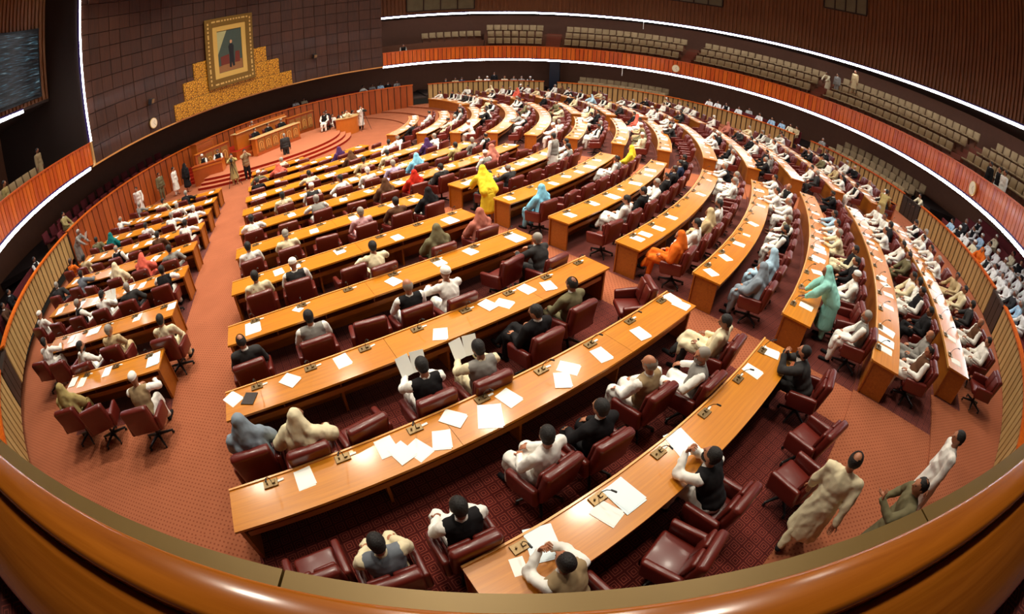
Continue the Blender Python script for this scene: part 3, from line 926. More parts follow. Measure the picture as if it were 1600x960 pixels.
# ---- chair prototype meshes (the sitter faces +Y)
def chair_meshes():
    d = {}
    mb = MB(); mb.rbox((0, .02, .44), (.50, .50, .13), bev=.045, seg=3)
    d['seat'] = shade(mb.mesh('seat', M['leather']), 60)
    mb = MB()
    tilt = .17
    mb.rbox((0, -.285, .72), (.56, .13, .58), (tilt, 0, 0), bev=.05, seg=3)
    mb.rbox((-.135, -.205, .76), (.25, .06, .40), (tilt, 0, 0), bev=.028, seg=2)
    mb.rbox((.135, -.205, .76), (.25, .06, .40), (tilt, 0, 0), bev=.028, seg=2)
    d['backrest'] = shade(mb.mesh('backrest', M['leather']), 60)
    for s, nm in ((-1, 'armL'), (1, 'armR')):
        mb = MB(); mb.rbox((s * .305, -.02, .53), (.095, .50, .28), (-.12, 0, 0), bev=.035, seg=3)
        d[nm] = shade(mb.mesh('armrest', M['leather']), 60)
    mb = MB(); mb.lathe([(.05, .10), (.05, .16), (.028, .17), (.028, .36), (.11, .37), (.11, .385)], 10)
    d['pedestal'] = mb.mesh('pedestal', M['black'])
    mb = MB()
    for i in range(5):
        a = 2 * math.pi * i / 5 + .3
        mb.cap((.04 * math.cos(a), .04 * math.sin(a), .13), (.29 * math.cos(a), .29 * math.sin(a), .075), .03, .02, 6)
    d['star_base'] = mb.mesh('star_base', M['black'])
    mb = MB(); mb.ell((0, 0, .028), (.03, .018, .028), None, 8, 6)
    d['caster'] = mb.mesh('caster', M['black'])
    return d
CH = chair_meshes()
def make_chair(x, y, z, rz, label, detail):
    t = empty('swivel_chair', (x, y, z), rz)
    tag(t, label, 'chair', 'maroon leather swivel chairs')
    link('seat', CH['seat'], t); link('backrest', CH['backrest'], t)
    link('armrest', CH['armL'], t); link('armrest', CH['armR'], t)
    link('pedestal', CH['pedestal'], t)
    s = link('star_base', CH['star_base'], t)
    if detail:
        for i in range(5):
            a = 2 * math.pi * i / 5 + .3
            link('caster', CH['caster'], s, (.29 * math.cos(a), .29 * math.sin(a), 0), a)
    return t
SEATS = []        # dict per seat
for b, k, a0, a1, n in ROWS:
    pitch = (a1 - a0) / n
    for i in range(n):
        a = a0 + (i + .5) * pitch
        x, y = pol(AX, AY, RK[k] + 1.26, a)
        lr = i + 1
        SEATS.append(dict(b=b, k=k, i=i, n=n, a=a, x=x, y=y, z=tier_z(k), d=cam_dist(x, y),
                          where='%s seat from left, %s row from rostrum, %s' % (ordw(lr), ordw(row_rank(b, k)), BNAME[b])))
SEATS.sort(key=lambda s: s['d'])
# ---- who sits where (read off the photograph)
OCC = """C2.0 chin v:tan:white black
C2.2 chin v:black:white black
C2.5 chin s:charcoal black
C3.1 lap v:slate:cream black
C3.2 lap v:black:white black
C3.3 lap2 k:white black
C3.4 lap s:black black
C3.5 lap v:tan:white bald
C3.6 turn v:grey:white grey
C3.7 recline k:cream:charcoal black
C4.0 lap h:greyblue black
C4.1 turnr h:cream black
C4.3 read v:black:white black
C4.4 read v:grey:cream black
C4.5 recline s:black black
C4.6 lap s:olive baldb
C5.0 recline s:charcoal:white baldb
C5.1 lap v:grey:white black
C5.3 lap v:black:white bald
C5.4 desk k:white cap
C5.6 desk s:charcoal grey
C6.0 lap k:cream black
C6.1 lap v:charcoal:white cap
C6.3 desk k:cream black
C6.4 lap h:olive black
C6.5 lap h:rose black
C8.0 desk k:white black
C7.3 lap k:pink grey
C7.4 lap s:brown black
C7.5 lap h:black:white black
C8.2 desk v:grey:white grey
C8.5 lap h:red black
C8.4 lap h:brown black
C9.6 lap h:sky black
C10.7 lap h:purple black
C9.8 lap s:khaki black
C9.4 lap k:white white
C9.2 lap v:charcoal:white cap
C9.5 lap k:lilac grey
D6.0 lap h:sky black
D5.1 recline k:white black
D5.2 recline s:black black
D5.4 recline s:black:white baldb
D5.5 lap s:black brown
D6.7 lap h:yellow black
D4.0 recline h:orange black
D4.2 lap h:beige black
D4.3 lap k:white black
D5.6 lap s:navy black
D5.7 lap s:black black
D3.1 lap h:paleblue black
D3.0 lap h:greyblue black
D3.4 turn v:olive:white grey
D3.3 lap v:black:white black
D3.7 desk k:white black
D2.7 desk k:paleblue black
D2.6 desk k:white black
D2.5 desk k:cream grey
D2.3 lap s:black black
D2.4 recline v:black:cream black
D1.8 desk k:white black
D1.7 lap k:white black
D1.6 lap s:olive black
D1.5 lap v:white:cream black
D1.3 recline v:black:white black
D1.2 recline s:black black
D1.1 recline k:grey bald
D1.0 recline v:brown:white baldb
D0.5 turn k:beige black
D0.4 lap k:cream black
D0.2 recline v:brown:white bald
D0.1 recline k:white black
L5.0 lap h:khaki black
L5.2 desk v:tan:white cap
L6.2 turnr k:white black
L6.4 lap k:cream black
L7.0 lap k:white cap
L7.3 read k:white black
L9.0 lap k:orange brown
L8.3 lap h:cream black
L8.5 turn k:grey black
L10.1 lap h:teal black
L8.1 desk s:slate black
L9.6 desk k:white black
L9.5 lap s:brown black
D4.1 lap k:white black"""
OVER = {'C2.0': (0.59, 1.53), 'C2.2': (2.24, 2.69), 'C2.5': (4.43, 4.53), 'C3.1': (-1.21, 1.81), 'C3.2': (-0.51, 2.28), 'C3.3': (0.27, 3.25), 'C3.4': (0.91, 3.65), 'C3.5': (1.73, 4.51), 'C3.6': (2.34, 4.54), 'C3.7': (3.1, 5.49), 'C4.0': (-3.29, 3.23), 'C4.1': (-2.62, 3.34), 'C4.3': (-1.19, 4.33), 'C4.4': (-0.51, 4.71), 'C4.5': (0.21, 5.66), 'C4.6': (0.78, 6.46), 'C5.0': (-4.26, 4.88), 'C5.1': (-3.28, 5.5), 'C5.3': (-1.87, 6.38), 'C5.4': (-0.82, 6.16), 'C5.6': (0.45, 8.18), 'C6.0': (-5.31, 7.21), 'C6.1': (-4.5, 7.46), 'C6.3': (-2.7, 7.76), 'C6.4': (-1.74, 8.73), 'C6.5': (-0.97, 9.68), 'C8.0': (-6.48, 9.55), 'C7.3': (-3.68, 9.91), 'C7.4': (-3.12, 10.65), 'C7.5': (-1.98, 10.56), 'C8.2': (-4.64, 10.62), 'C8.5': (-3.19, 11.95), 'C8.4': (-3.87, 11.93), 'D6.0': (0.65, 12.12), 'D5.1': (2.13, 10.27), 'D5.2': (2.52, 10.64), 'D5.4': (3.98, 12.32), 'D5.5': (4.56, 12.68), 'D4.0': (2.91, 7.9), 'D4.2': (4.61, 10.65), 'D4.3': (5.18, 10.68), 'D3.1': (5.02, 8.12), 'D3.0': (4.84, 7.61), 'D3.4': (6.63, 10.25), 'D3.3': (6.94, 10.15), 'D2.5': (9.36, 9.53), 'D2.3': (7.61, 8.33), 'D2.4': (8.77, 8.67), 'D1.5': (9.75, 7.8), 'D1.3': (9.49, 7.03), 'D1.2': (8.92, 6.13), 'D1.1': (7.97, 5.2), 'D1.0': (7.46, 4.71), 'D0.2': (11.13, 5.82), 'D0.1': (10.71, 5.18), 'L5.0': (-8.12, 3.33), 'L5.2': (-5.96, 3.47), 'L6.2': (-8.84, 4.55), 'L6.4': (-6.72, 5.44), 'L7.3': (-9.28, 6.04), 'L8.5': (-9.35, 8.78), 'L9.5': (-8.64, 8.79), 'D4.1': (4.44, 10.18), 'C2.1': (1.63, 2.09), 'C2.3': (3.69, 2.76), 'C2.4': (4.06, 3.59), 'C3.0': (-2.04, 1.75), 'C4.2': (-2.06, 3.77), 'C4.7': (1.97, 7.0), 'C5.2': (-2.4, 6.1), 'C5.5': (-0.51, 8.13), 'D2.0': (6.41, 5.73)}
PAPERS = [(-4.13, 4.01, 4, 35, 'p'), (-3.83, 4.04, 4, -25, 'f'), (-3.30, 4.47, 4, 40, 'p'), (-2.66, 5.04, 4, 5, 'p'), (-1.22, 5.65, 4, -30, 'p'), (-0.61, 6.55, 4, 10, 'p'), (-0.28, 6.54, 4, 25, 'p'), (0.03, 7.07, 4, 5, 'p'), (0.47, 7.14, 4, -20, 'p'), (-2.46, 2.84, 3, 2, 'p'), (-1.54, 3.36, 3, 0, 'p'), (-1.33, 3.28, 3, 15, 'p'), (-1.11, 3.30, 3, 20, 'p'), (-0.89, 3.51, 3, -25, 'p'), (-0.82, 3.90, 3, 35, 'p'), (-0.35, 3.93, 3, -30, 'P'), (-0.13, 4.25, 3, 10, 'p'), (0.62, 4.54, 3, -35, 'p'), (0.67, 4.86, 3, 30, 'p'), (1.16, 5.16, 3, -10, 'p'), (1.86, 5.68, 3, -12, 'p'), (2.60, 6.83, 3, -15, 'p'), (2.77, 6.57, 3, 5, 'p'), (0.24, 2.17, 2, -20, 'P'), (0.03, 1.90, 2, -15, 's'), (0.92, 2.50, 2, 15, 'p'), (1.13, 2.72, 2, 0, 'P'), (1.92, 3.47, 2, -15, 'P'), (3.39, 4.81, 2, -5, 'p'), (3.97, 5.20, 2, 10, 'p'), (-4.72, 5.83, 5, 0, 'P'), (-4.02, 6.43, 5, 40, 's'), (-2.38, 7.33, 5, 15, 'p'), (-1.63, 8.09, 5, 0, 'p'), (-1.06, 8.57, 5, 5, 'p'), (-0.16, 9.26, 5, 0, 'P'), (-2.43, 8.95, 6, 0, 'p'), (-1.72, 10.36, 6, 0, 'P'), (-4.05, 8.82, 6, 5, 'p'), (-5.21, 7.94, 6, 5, 'p'), (-4.95, 8.26, 6, 0, 'p'), (-8.83, 3.97, 5, 0, 'p'), (-8.49, 4.01, 5, 0, 'p'), (-7.86, 4.41, 5, 0, 'p'), (-6.65, 4.82, 5, 5, 'P'), (-10.04, 5.72, 6, 0, 'p'), (-10.70, 5.40, 6, 5, 'p'), (-9.81, 5.80, 6, 0, 'p'), (-8.57, 6.41, 6, 0, 'p'), (-7.70, 6.89, 6, 0, 'p')]

occ = {}
for ln in OCC.split('\n'):
    q = ln.split(); occ[q[0]] = (q[1], q[2], q[3])
RND = random.Random(21)
def rstyle():
    u = RND.random()
    if u < .27: return 'k:white'
    if u < .44: return 'v:black:white'
    if u < .52: return 'v:grey:white'
    if u < .60: return 'k:cream'
    if u < .74: return 's:black'
    if u < .80: return 's:charcoal'
    if u < .84: return 's:olive'
    if u < .88: return 'k:grey'
    if u < .91: return 'k:beige'
    return 'h:' + RND.choice(['cream', 'paleblue', 'rose', 'black', 'white', 'olive', 'coral', 'palegreen', 'purple', 'brown', 'mustard', 'lilac'])
def rhair(): return RND.choice(['black'] * 6 + ['grey'] * 3 + ['bald', 'baldb', 'cap', 'white'])
def rpose(): return RND.choice(['lap', 'lap', 'lap2', 'desk', 'desk', 'recline', 'turn', 'turnr', 'read'])
NEARSPEC = ('C2', 'C3', 'C4', 'C5', 'C6', 'D5', 'D4', 'D3')
n_people = 0
OV2 = {}
for key, (x, y) in OVER.items():
    OV2.setdefault(key.split('.')[0], []).append([math.atan2(y - AY, x - AX), key])
for row, lst in OV2.items():
    lst.sort()
    gap = .70 / RK[int(row[1:])]
    for it in range(30):
        for p_, q_ in zip(lst[:-1], lst[1:]):
            e = gap - (q_[0] - p_[0])
            if e > 0: p_[0] -= e / 2; q_[0] += e / 2
    for a_, key in lst:
        x, y = OVER[key]; r_ = math.hypot(x - AX, y - AY)
        OVER[key] = (AX + r_ * math.cos(a_), AY + r_ * math.sin(a_))
far_chairs = []
for idx, s in enumerate(SEATS):
    key = '%s%d.%d' % (s['b'], s['k'], s['i'])
    who = occ.get(key)
    row = key.split('.')[0]
    if who is None and row not in ('C2', 'C3', 'C4', 'C5', 'L5'):
        pr = .34 if row in NEARSPEC else .60
        if s['b'] in 'DE' and s['k'] <= 1: pr = .66
        if s['b'] in 'DE' and s['k'] in (2, 3) and s['i'] > 4: pr = .75
        if s['b'] == 'D' and s['k'] == 4: pr = .2
        if RND.random() < pr: who = (rpose(), rstyle(), rhair())
    if key in OVER and row in ('C2', 'C3', 'C4', 'C5', 'C6', 'L5', 'L6', 'D1') or key == 'D2.0':
        x, y = OVER[key]
        dx, dy = x - AX, y - AY
        q = math.hypot(dx, dy); lo = .86 if who and who[0] in ('chin', 'desk') else 1.08
        q2 = RK[s['k']] + min(1.6, max(lo, q - RK[s['k']]))
        s['x'], s['y'] = AX + dx / q * q2, AY + dy / q * q2
        s['a'] = math.atan2(dy, dx) / D2R
    elif who and who[0] in ('chin', 'desk'):
        s['x'], s['y'] = pol(AX, AY, RK[s['k']] + 1.05, s['a'])
    yaw = RND.gauss(0, .05) if who else RND.gauss(0, .16)
    if key in ('C2.3', 'C2.4'): yaw = -.25
    if key in ('C4.7',): yaw = .9
    rz = (s['a'] + 90) * D2R + yaw
    s['rz'] = rz; s['who'] = who
    if idx < 300:
        make_chair(s['x'], s['y'], s['z'], rz, 'maroon leather swivel chair, ' + s['where'], s['d'] < 13)
    else:
        far_chairs.append(s)
    if who:
        n_people += 1
        person(s['x'], s['y'], s['z'], rz, who[0], who[1], who[2], s['where'], s['d'] < 13)
# the farthest chairs, too many and too small to tell apart
mb = MB()
for s in far_chairs:
    c, q = math.cos(s['rz']), math.sin(s['rz'])
    m2 = MB()
    m2.rbox((0, .02, .44), (.5, .5, .13), bev=.03, seg=1); m2.rbox((0, -.285, .72), (.56, .13, .58), (.17, 0, 0), bev=.04, seg=1)
    for e in (-1, 1): m2.rbox((e * .305, -.02, .53), (.095, .5, .28), bev=.03, seg=1)
    m2.box(-.03, .03, -.03, .03, 0, .38)
    mb.add([(s['x'] + c * v[0] - q * v[1], s['y'] + q * v[0] + c * v[1], s['z'] + v[2]) for v in m2.v], m2.f)
tag(link('far_chairs', mb.mesh('far_chairs', M['leather'])), 'maroon leather chairs of the farthest rows by the tan barrier', 'chairs', None, 'stuff')

# ---- papers on the desks
PM = {}
for t_, w_, h_, m_ in (('p', .22, .30, 'paper'), ('P', .30, .40, 'paperblue'), ('s', .14, .20, 'paper'), ('f', .21, .24, 'folder')):
    mb = MB(); mb.box(-w_ / 2, w_ / 2, -h_ / 2, h_ / 2, 0, .003 if t_ != 'f' else .012)
    if t_ in 'pP': mb.rbox((.012, .008, .0045), (w_ * .97, h_ * .96, .002), (0, 0, .06))
    PM[t_] = mb.mesh('paper_sheet', M[m_])
plab = {}
def paper(x, y, z, rz, t_, where):
    n = plab[where] = plab.get(where, 0) + 1
    o = link('paper_sheet' if t_ != 'f' else 'folder', PM[t_], None, (x, y, z), rz)
    nm = {'p': 'white paper', 'P': 'large white paper', 's': 'small white note', 'f': 'dark folder'}[t_]
    if n > 1: nm = ('second ', 'third ', 'fourth ', 'fifth ')[n - 2] + nm
    tag(o, nm + ', ' + where, 'paper' if t_ != 'f' else 'folder', 'papers on the desks')
def nearest_where(x, y, k):
    return min((s for s in SEATS if s['k'] == k), key=lambda s: (s['x'] - x) ** 2 + (s['y'] - y) ** 2)['where'].replace('seat', 'place')
np_ = 0
for x, y, k, rot, t_ in PAPERS:
    a = math.atan2(y - AY, x - AX) / D2R
    r = math.hypot(x - AX, y - AY); r = min(RK[k] + .42, max(RK[k] + .19, r)); x, y = pol(AX, AY, r, a)
    paper(x, y, tier_z(k) + .7505 + .0035 * (np_ % 3), (a + 90 + rot) * D2R, t_, nearest_where(x, y, k)); np_ += 1
RP = random.Random(5)
fp = MB()
for s in SEATS:
    row = '%s%d' % (s['b'], s['k'])
    if row in ('C2', 'C3', 'C4', 'C5', 'C6', 'L5', 'L6'): continue
    if np_ > 285:
        for e in range(2):
            if RP.random() < .8:
                x, y = pol(AX, AY, RK[s['k']] + RP.uniform(.22, .42), s['a'] + deg((RP.uniform(-.12, .12) + e * .3) / RK[s['k']]))
                fp.rbox((x, y, tier_z(s['k']) + .753), (.2, .28, .004), (0, 0, (s['a'] + 90 + RP.gauss(0, 12)) * D2R))
        continue
    for e in range(2 if RP.random() < .22 else 1):
        if RP.random() < .82 and np_ <= 290:
            x, y = pol(AX, AY, RK[s['k']] + RP.uniform(.24, .40), s['a'] + deg(RP.uniform(-.16, .16) / RK[s['k']]) + e * deg(.24 / RK[s['k']]))
            paper(x, y, tier_z(s['k']) + .7505 + .0035 * e, (s['a'] + 90 + RP.gauss(0, 12)) * D2R, RP.choice('pppPs'), s['where'].replace('seat', 'place')); np_ += 1
tag(link('far_papers', fp.mesh('far_papers', M['paper'])), 'white papers scattered over the farthest desk rows', 'papers', None, 'stuff')
# open papers held up by two readers
for key in ('C4.3', 'C4.4', 'L7.3'):
    s = [q for q in SEATS if '%s%d.%d' % (q['b'], q['k'], q['i']) == key][0]
    if s['who'] and s['who'][0] == 'read':
        c, q = math.cos(s['rz']), math.sin(s['rz'])
        mb = MB(); mb.rbox((-.10, .0, .15), (.2, .003, .29), (-.5, 0, .18)); mb.rbox((.10, .0, .15), (.2, .003, .29), (-.5, 0, -.18))
        o = link('newspaper', mb.mesh('newspaper', M['paper']), None, (s['x'] - q * .47, s['y'] + c * .47, s['z'] + .80), s['rz'])
        tag(o, 'open white newspaper held up, ' + s['where'], 'newspaper')
# ================================================================== ROSTRUM
UA = AXIS * D2R
def RW(a, b): return (AX + a * math.cos(UA) - b * math.sin(UA), AY + a * math.sin(UA) + b * math.cos(UA))
ZD = ZW + .45
M['carved'] = plain('carved_panel_wood', srgb(150, 98, 44), .5, noise=.25, nscale=14)
M['rost'] = plain('rostrum_wood', srgb(196, 108, 34), .35, coat=.3, noise=.12, nscale=5)
M['rost2'] = plain('podium_wood', srgb(172, 80, 30), .35, coat=.3, noise=.12, nscale=5)
M['pale_top'] = plain('pale_desk_top', srgb(226, 190, 130), .3, coat=.4)
dais = empty('floor_dais', (AX, AY, ZW)); struct(dais, 'round carpeted dais with three red steps')
for i, r in enumerate((6.3, 5.95, 5.6)):
    mb = MB(); mb.sector(0, 0, 0, r, -74, 79, 0 if i == 0 else i * .15, (i + 1) * .15 - .02, 60)
    link('riser', mb.mesh('riser', M['riser']), dais, (0, 0, .001), UA)
    mb = MB(); mb.sector(0, 0, (0 if i == 2 else r - .45), r + .015, -74, 79, (i + 1) * .15 - .02, (i + 1) * .15, 60)
    link('tread', mb.mesh('tread', M['dais']), dais, (0, 0, .001), UA)
def rbl(t, name, x0, x1, y0, y1, z0, z1, mat, bev=0):
    mb = MB()
    if bev: mb.rbox(((x0 + x1) / 2, (y0 + y1) / 2, (z0 + z1) / 2), (x1 - x0, y1 - y0, z1 - z0), bev=bev, seg=2)
    else: mb.box(x0, x1, y0, y1, z0, z1)
    return link(name, mb.mesh(name, M[mat]), t)
def carved(t, x, y0, y1, z0, z1, n):
    """a row of carved arch panels on a front facing +x"""
    w = (y1 - y0) / n
    for i in range(n):
        c = y0 + (i + .5) * w
        f = rbl(t, 'carved_panel', x, x + .03, c - w * .42, c + w * .42, z0, z1, 'carved')
        h = (z1 - z0)
        mb = MB()
        mb.sector(0, 0, w * .22, w * .30, 20, 160, .0, .02, 10); mb.box(-w * .30, -w * .22, -h * .42, .05, 0, .02); mb.box(w * .22, w * .30, -h * .42, .05, 0, .02); mb.box(-w * .05, w * .05, -h * .36, w * .1, 0, .02)
        o = link('arch_relief', mb.mesh('arch_relief', M['edge']), f, (x + .03, c, z0 + h * .58))
        o.rotation_euler = (math.pi / 2, 0, math.pi / 2)
t = empty('clerk_desk', (*RW(0, 0), ZD), UA); tag(t, 'long clerks desk with carved arch front and pale top on the dais', 'desk')
rbl(t, 'body', 1.75, 2.2, -1.7, 2.0, 0, 1.08, 'rost'); rbl(t, 'top', 1.6, 2.28, -1.78, 2.08, 1.08, 1.14, 'pale_top', .02); rbl(t, 'plinth', 2.2, 2.24, -1.7, 2.0, 0, .16, 'rost2')
carved(t, 2.2, -1.6, 1.9, .22, 1.0, 6)
t = empty('rostrum_platform', (*RW(0, 0), ZD), UA); tag(t, 'raised wooden platform carrying the high desk behind the clerks', 'platform')
rbl(t, 'platform', -1.75, .95, -2.4, 2.6, 0, .55, 'rost2'); rbl(t, 'carpet', -1.7, .9, -2.35, 2.55, .55, .565, 'riser'); rbl(t, 'lower_platform', .95, 1.6, -1.7, 2.0, 0, .3, 'rost2')
t = empty('high_desk', (*RW(0, 0), ZD + .565), UA); tag(t, 'high curved wooden desk with pale top below the portrait', 'desk')
rbl(t, 'body', .25, .62, -2.0, 2.2, 0, 1.0, 'rost'); rbl(t, 'top', .1, .72, -2.1, 2.3, 1.0, 1.06, 'pale_top', .02); rbl(t, 'back_rail', .62, .68, -2.0, 2.2, 1.06, 1.22, 'rost')
for s, y0, y1, nm in ((-1, -5.0, -2.45, 'left'), (1, 2.65, 5.2, 'right')):
    t = empty('carved_screen', (*RW(0, 0), ZW + .001), UA); tag(t, 'low carved wooden screen wall %s' % ('beside the dark standing coat and podium' if s < 0 else 'beside the seated officials'), 'screen')
    rbl(t, 'body', .1, .3, y0, y1, 0, 1.75, 'rost2'); rbl(t, 'cap', .05, .36, y0, y1, 1.75, 1.8, 'rost')
    carved(t, .3, y0 + .1, y1 - .1, .6, 1.6, 4)
t = empty('tall_cabinet', (*RW(-1.1, -3.6), ZW), UA); tag(t, 'tall plain wooden cabinet at the left of the high desk', 'cabinet')
rbl(t, 'body', -.4, .4, -.65, .65, 0, 2.2, 'rost'); rbl(t, 'top', -.44, .44, -.7, .7, 2.2, 2.26, 'rost2'); rbl(t, 'door', .4, .42, -.6, .6, .2, 2.1, 'rost2')
# podium box at the near side, two men behind it
t = empty('podium_box', (-17.55, 21.5, ZW), 21.9 * D2R); tag(t, 'plain wooden podium box left of the dais steps', 'podium')
rbl(t, 'front', -.95, .95, -.03, .03, 0, 1.15, 'rost2'); rbl(t, 'side', -.95, -.89, .03, .8, 0, 1.15, 'rost'); rbl(t, 'side', .89, .95, .03, .8, 0, 1.15, 'rost')
rbl(t, 'top', -1.0, 1.0, -.06, .5, 1.15, 1.2, 'rost2', .01); rbl(t, 'top_band', -.95, .95, -.045, -.03, .98, 1.08, 'rost'); rbl(t, 'inner_floor', -.89, .89, .03, 1.5, 0, .34, 'rost2')
t = empty('stairs', (-19.35, 21.9, ZW), 21.9 * D2R); tag(t, 'short flight of red steps beside the podium box', 'stairs')
for i in range(5):
    rbl(t, 'step', -.45, .45, i * .28, i * .28 + .3, 0, (i + 1) * .17, 'riser')
t = empty('curved_counter', (*RW(3.3, 5.0), ZW), UA); tag(t, 'curved wooden counter at the far end of the dais steps', 'counter')
mb = MB(); mb.sector(0, 0, 1.0, 1.12, -70, 60, 0, 1.15, 16); link('front', mb.mesh('front', M['rost']), t)
mb = MB(); mb.sector(0, 0, .72, 1.16, -72, 62, 1.15, 1.2, 16); link('top', mb.mesh('top', M['pale_top']), t)
# ---- rostrum people
RP2 = (AXIS - 90) * D2R
def seated_at(x, y, z, rz, pose, style, hair, what, chair='maroon leather swivel chair of the '):
    make_chair(x, y, z, rz, chair + what, False)
    person(x, y, z, rz, pose, style, hair, what, False, 'officials on the dais')
for b_, nm in ((-.95, 'clerk nearest the podium'), (.15, 'middle clerk'), (1.3, 'clerk nearest the far counter')):
    seated_at(*RW(1.28, b_), ZD + .3, RP2, 'lap', 's:black', 'black' if b_ < 1 else 'grey', nm + ' behind the carved desk')
seated_at(*RW(-.55, .25), ZD + .565, RP2, 'lap', 'v:black:white', 'grey', 'presiding officer at the high desk', 'brown red leather chair of the ')
for i, (x, y) in enumerate(((-18.3, 22.1), (-17.35, 22.5))):
    seated_at(x, y, ZW + .341, (21.9 + 180) * D2R, 'lap', 'v:black:white', ('cap', 'black')[i], ('left', 'right')[i] + ' official behind the plain podium box')
for i, (a_, b_) in enumerate(((2.6, 4.0), (2.2, 4.6), (2.0, 5.4), (2.3, 6.2), (3.0, 6.5), (3.3, 5.6), (3.2, 4.8))):
    x, y = RW(a_, b_)
    seated_at(x, y, ZW + (.45 if math.hypot(a_, b_) < 5.55 else .001), RP2 + (i - 3) * .35, 'lap', ('v:black:white', 's:black', 'k:white', 'v:black:white', 'v:grey:white', 'k:cream', 'k:white')[i], 'black', '%s of the officials crowded at the curved counter' % ordw(i + 1))

def face(dx, dy): return math.atan2(dy, dx) - math.pi / 2
def stand(x, y, z, f, pose, style, hair, label, near=False):
    o = person(x, y, z, f, pose, style, hair, 'x', near, 'people on their feet')
    o['label'] = label
    return o
stand(3.42, 2.22, 0, face(.75, .65), 'walk', 'k:cream', 'baldb', 'person in long cream tunic walking past the empty red chairs', True)
stand(4.37, 1.72, 0, face(-.8, .6), 'gesture', 'k:olive', 'baldb', 'person in olive green tunic raising a hand by the parapet', True)
stand(5.72, 2.27, 0, face(-.75, .65), 'stand', 'k:white', 'black', 'person in pale white tunic standing at the right foreground', True)
stand(15.3, 15.3, tier_z(1) + .03, face(.85, .5), 'bend', 'k:khaki', 'black', 'person in pale khaki tunic leaning on the wooden lectern at right')
stand(17.0, 33.9, -.0, face(-.4, -.9), 'stand', 'k:white', 'black', 'person in white tunic walking along the long tan barrier')
stand(-18.3, 11.55, -.48, face(.9, .4), 'bend', 'k:grey', 'grey', 'person in grey reading a white sheet at the left barrier end')
stand(-20.0, 17.7, ZW, face(.6, -.8), 'walk', 'k:white', 'black', 'person in white tunic walking along the fluted rostrum wall')
stand(-19.25, 20.25, ZW, face(.9, .2), 'stand', 'k:white', 'black', 'person in white tunic standing left of the podium box')
stand(-18.45, 20.45, ZW, face(.2, .9), 'stand', 'h:black', 'black', 'person in black robe standing before the podium box')
stand(-20.05, 19.75, ZW, face(.9, -.2), 'stand', 's:olive', 'black', 'person in olive uniform standing by the red steps')
stand(-14.75, 20.25, ZW, face(.6, -.8), 'camera', 'k:khaki', 'black', 'camera operator in khaki tunic at the near aisle head')
stand(-14.2, 20.75, ZW, face(.7, -.7), 'camera', 's:tan:black', 'black', 'camera operator in tan jacket and black trousers at the aisle head')
stand(-13.1, 23.4, ZW, face(-.6, .8), 'stand', 's:charcoal', 'grey', 'person in long dark coat standing before the dais steps')
stand(-11.6, 29.4, ZW, face(.7, -.7), 'camera', 's:cream:cream', 'black', 'photographer in cream suit beside the curved counter')
stand(-11.0, 30.6, ZW, face(.7, -.7), 'camera', 'k:white:black', 'black', 'photographer in white shirt and black trousers with a tripod')
stand(1.05, 16.75, tier_z(7), face(-.75, .6), 'stand', 'v:grey:white', 'black', 'person in grey vest over white standing at the central aisle')
stand(-1.0, 12.35, tier_z(7), face(-.5, .7), 'bend', 'h:yellow', 'black', 'person draped in bright yellow shawl leaning over a desk')
stand(6.18, 6.75, tier_z(2), face(-.8, .5), 'bend', 'h:aqua', 'black', 'person draped in pale aqua shawl leaning over the right desk', True)
# video camera and tripods
for x, y, z, f, lab in ((-14.55, 19.9, ZW, face(.6, -.8), 'black video camera on tripod at the near aisle head'), (-10.6, 30.2, ZW, face(.7, -.7), 'thin camera tripod before the photographer in white')):
    t = empty('camera_tripod', (x, y, z), f); tag(t, lab, 'tripod')
    for i in range(3):
        a = 2 * math.pi * i / 3 + .5
        mb = MB(); mb.cap((0, 0, 1.3), (.42 * math.cos(a), .42 * math.sin(a), .015), .018, .012, 6); link('leg', mb.mesh('leg', M['steel']), t)
    mb = MB(); mb.rbox((0, .05, 1.42), (.14, .34, .18), bev=.02, seg=1); mb.cap((0, .2, 1.42), (0, .36, 1.42), .05, .055, 10); link('camera_body', mb.mesh('camera_body', M['black']), t)
# sheet held by the reader at left barrier, lectern at right
mb = MB(); mb.rbox((0, 0, .15), (.24, .004, .32), (-.4, 0, 0), 0)
tag(link('paper_sheet', mb.mesh('paper_sheet', M['paper']), None, (-17.72, 11.8, .55), face(.9, .4)), 'white sheet held up at the left barrier end', 'paper')
t = empty('lectern', (16.1, 15.75, tier_z(0)), face(-.8, -.55)); tag(t, 'plain orange wood lectern with sloping top near the right barrier', 'lectern')
mb = MB(); mb.box(-.4, .4, -.25, .25, 0, .95); link('body', mb.mesh('body', M['rost2']), t)
mb = MB(); mb.rbox((0, 0, 1.0), (.9, .6, .05), (.2, 0, 0), .01); link('top', mb.mesh('top', M['rost']), t)
rbl(t, 'base', -.44, .44, -.29, .29, 0, .08, 'rost')

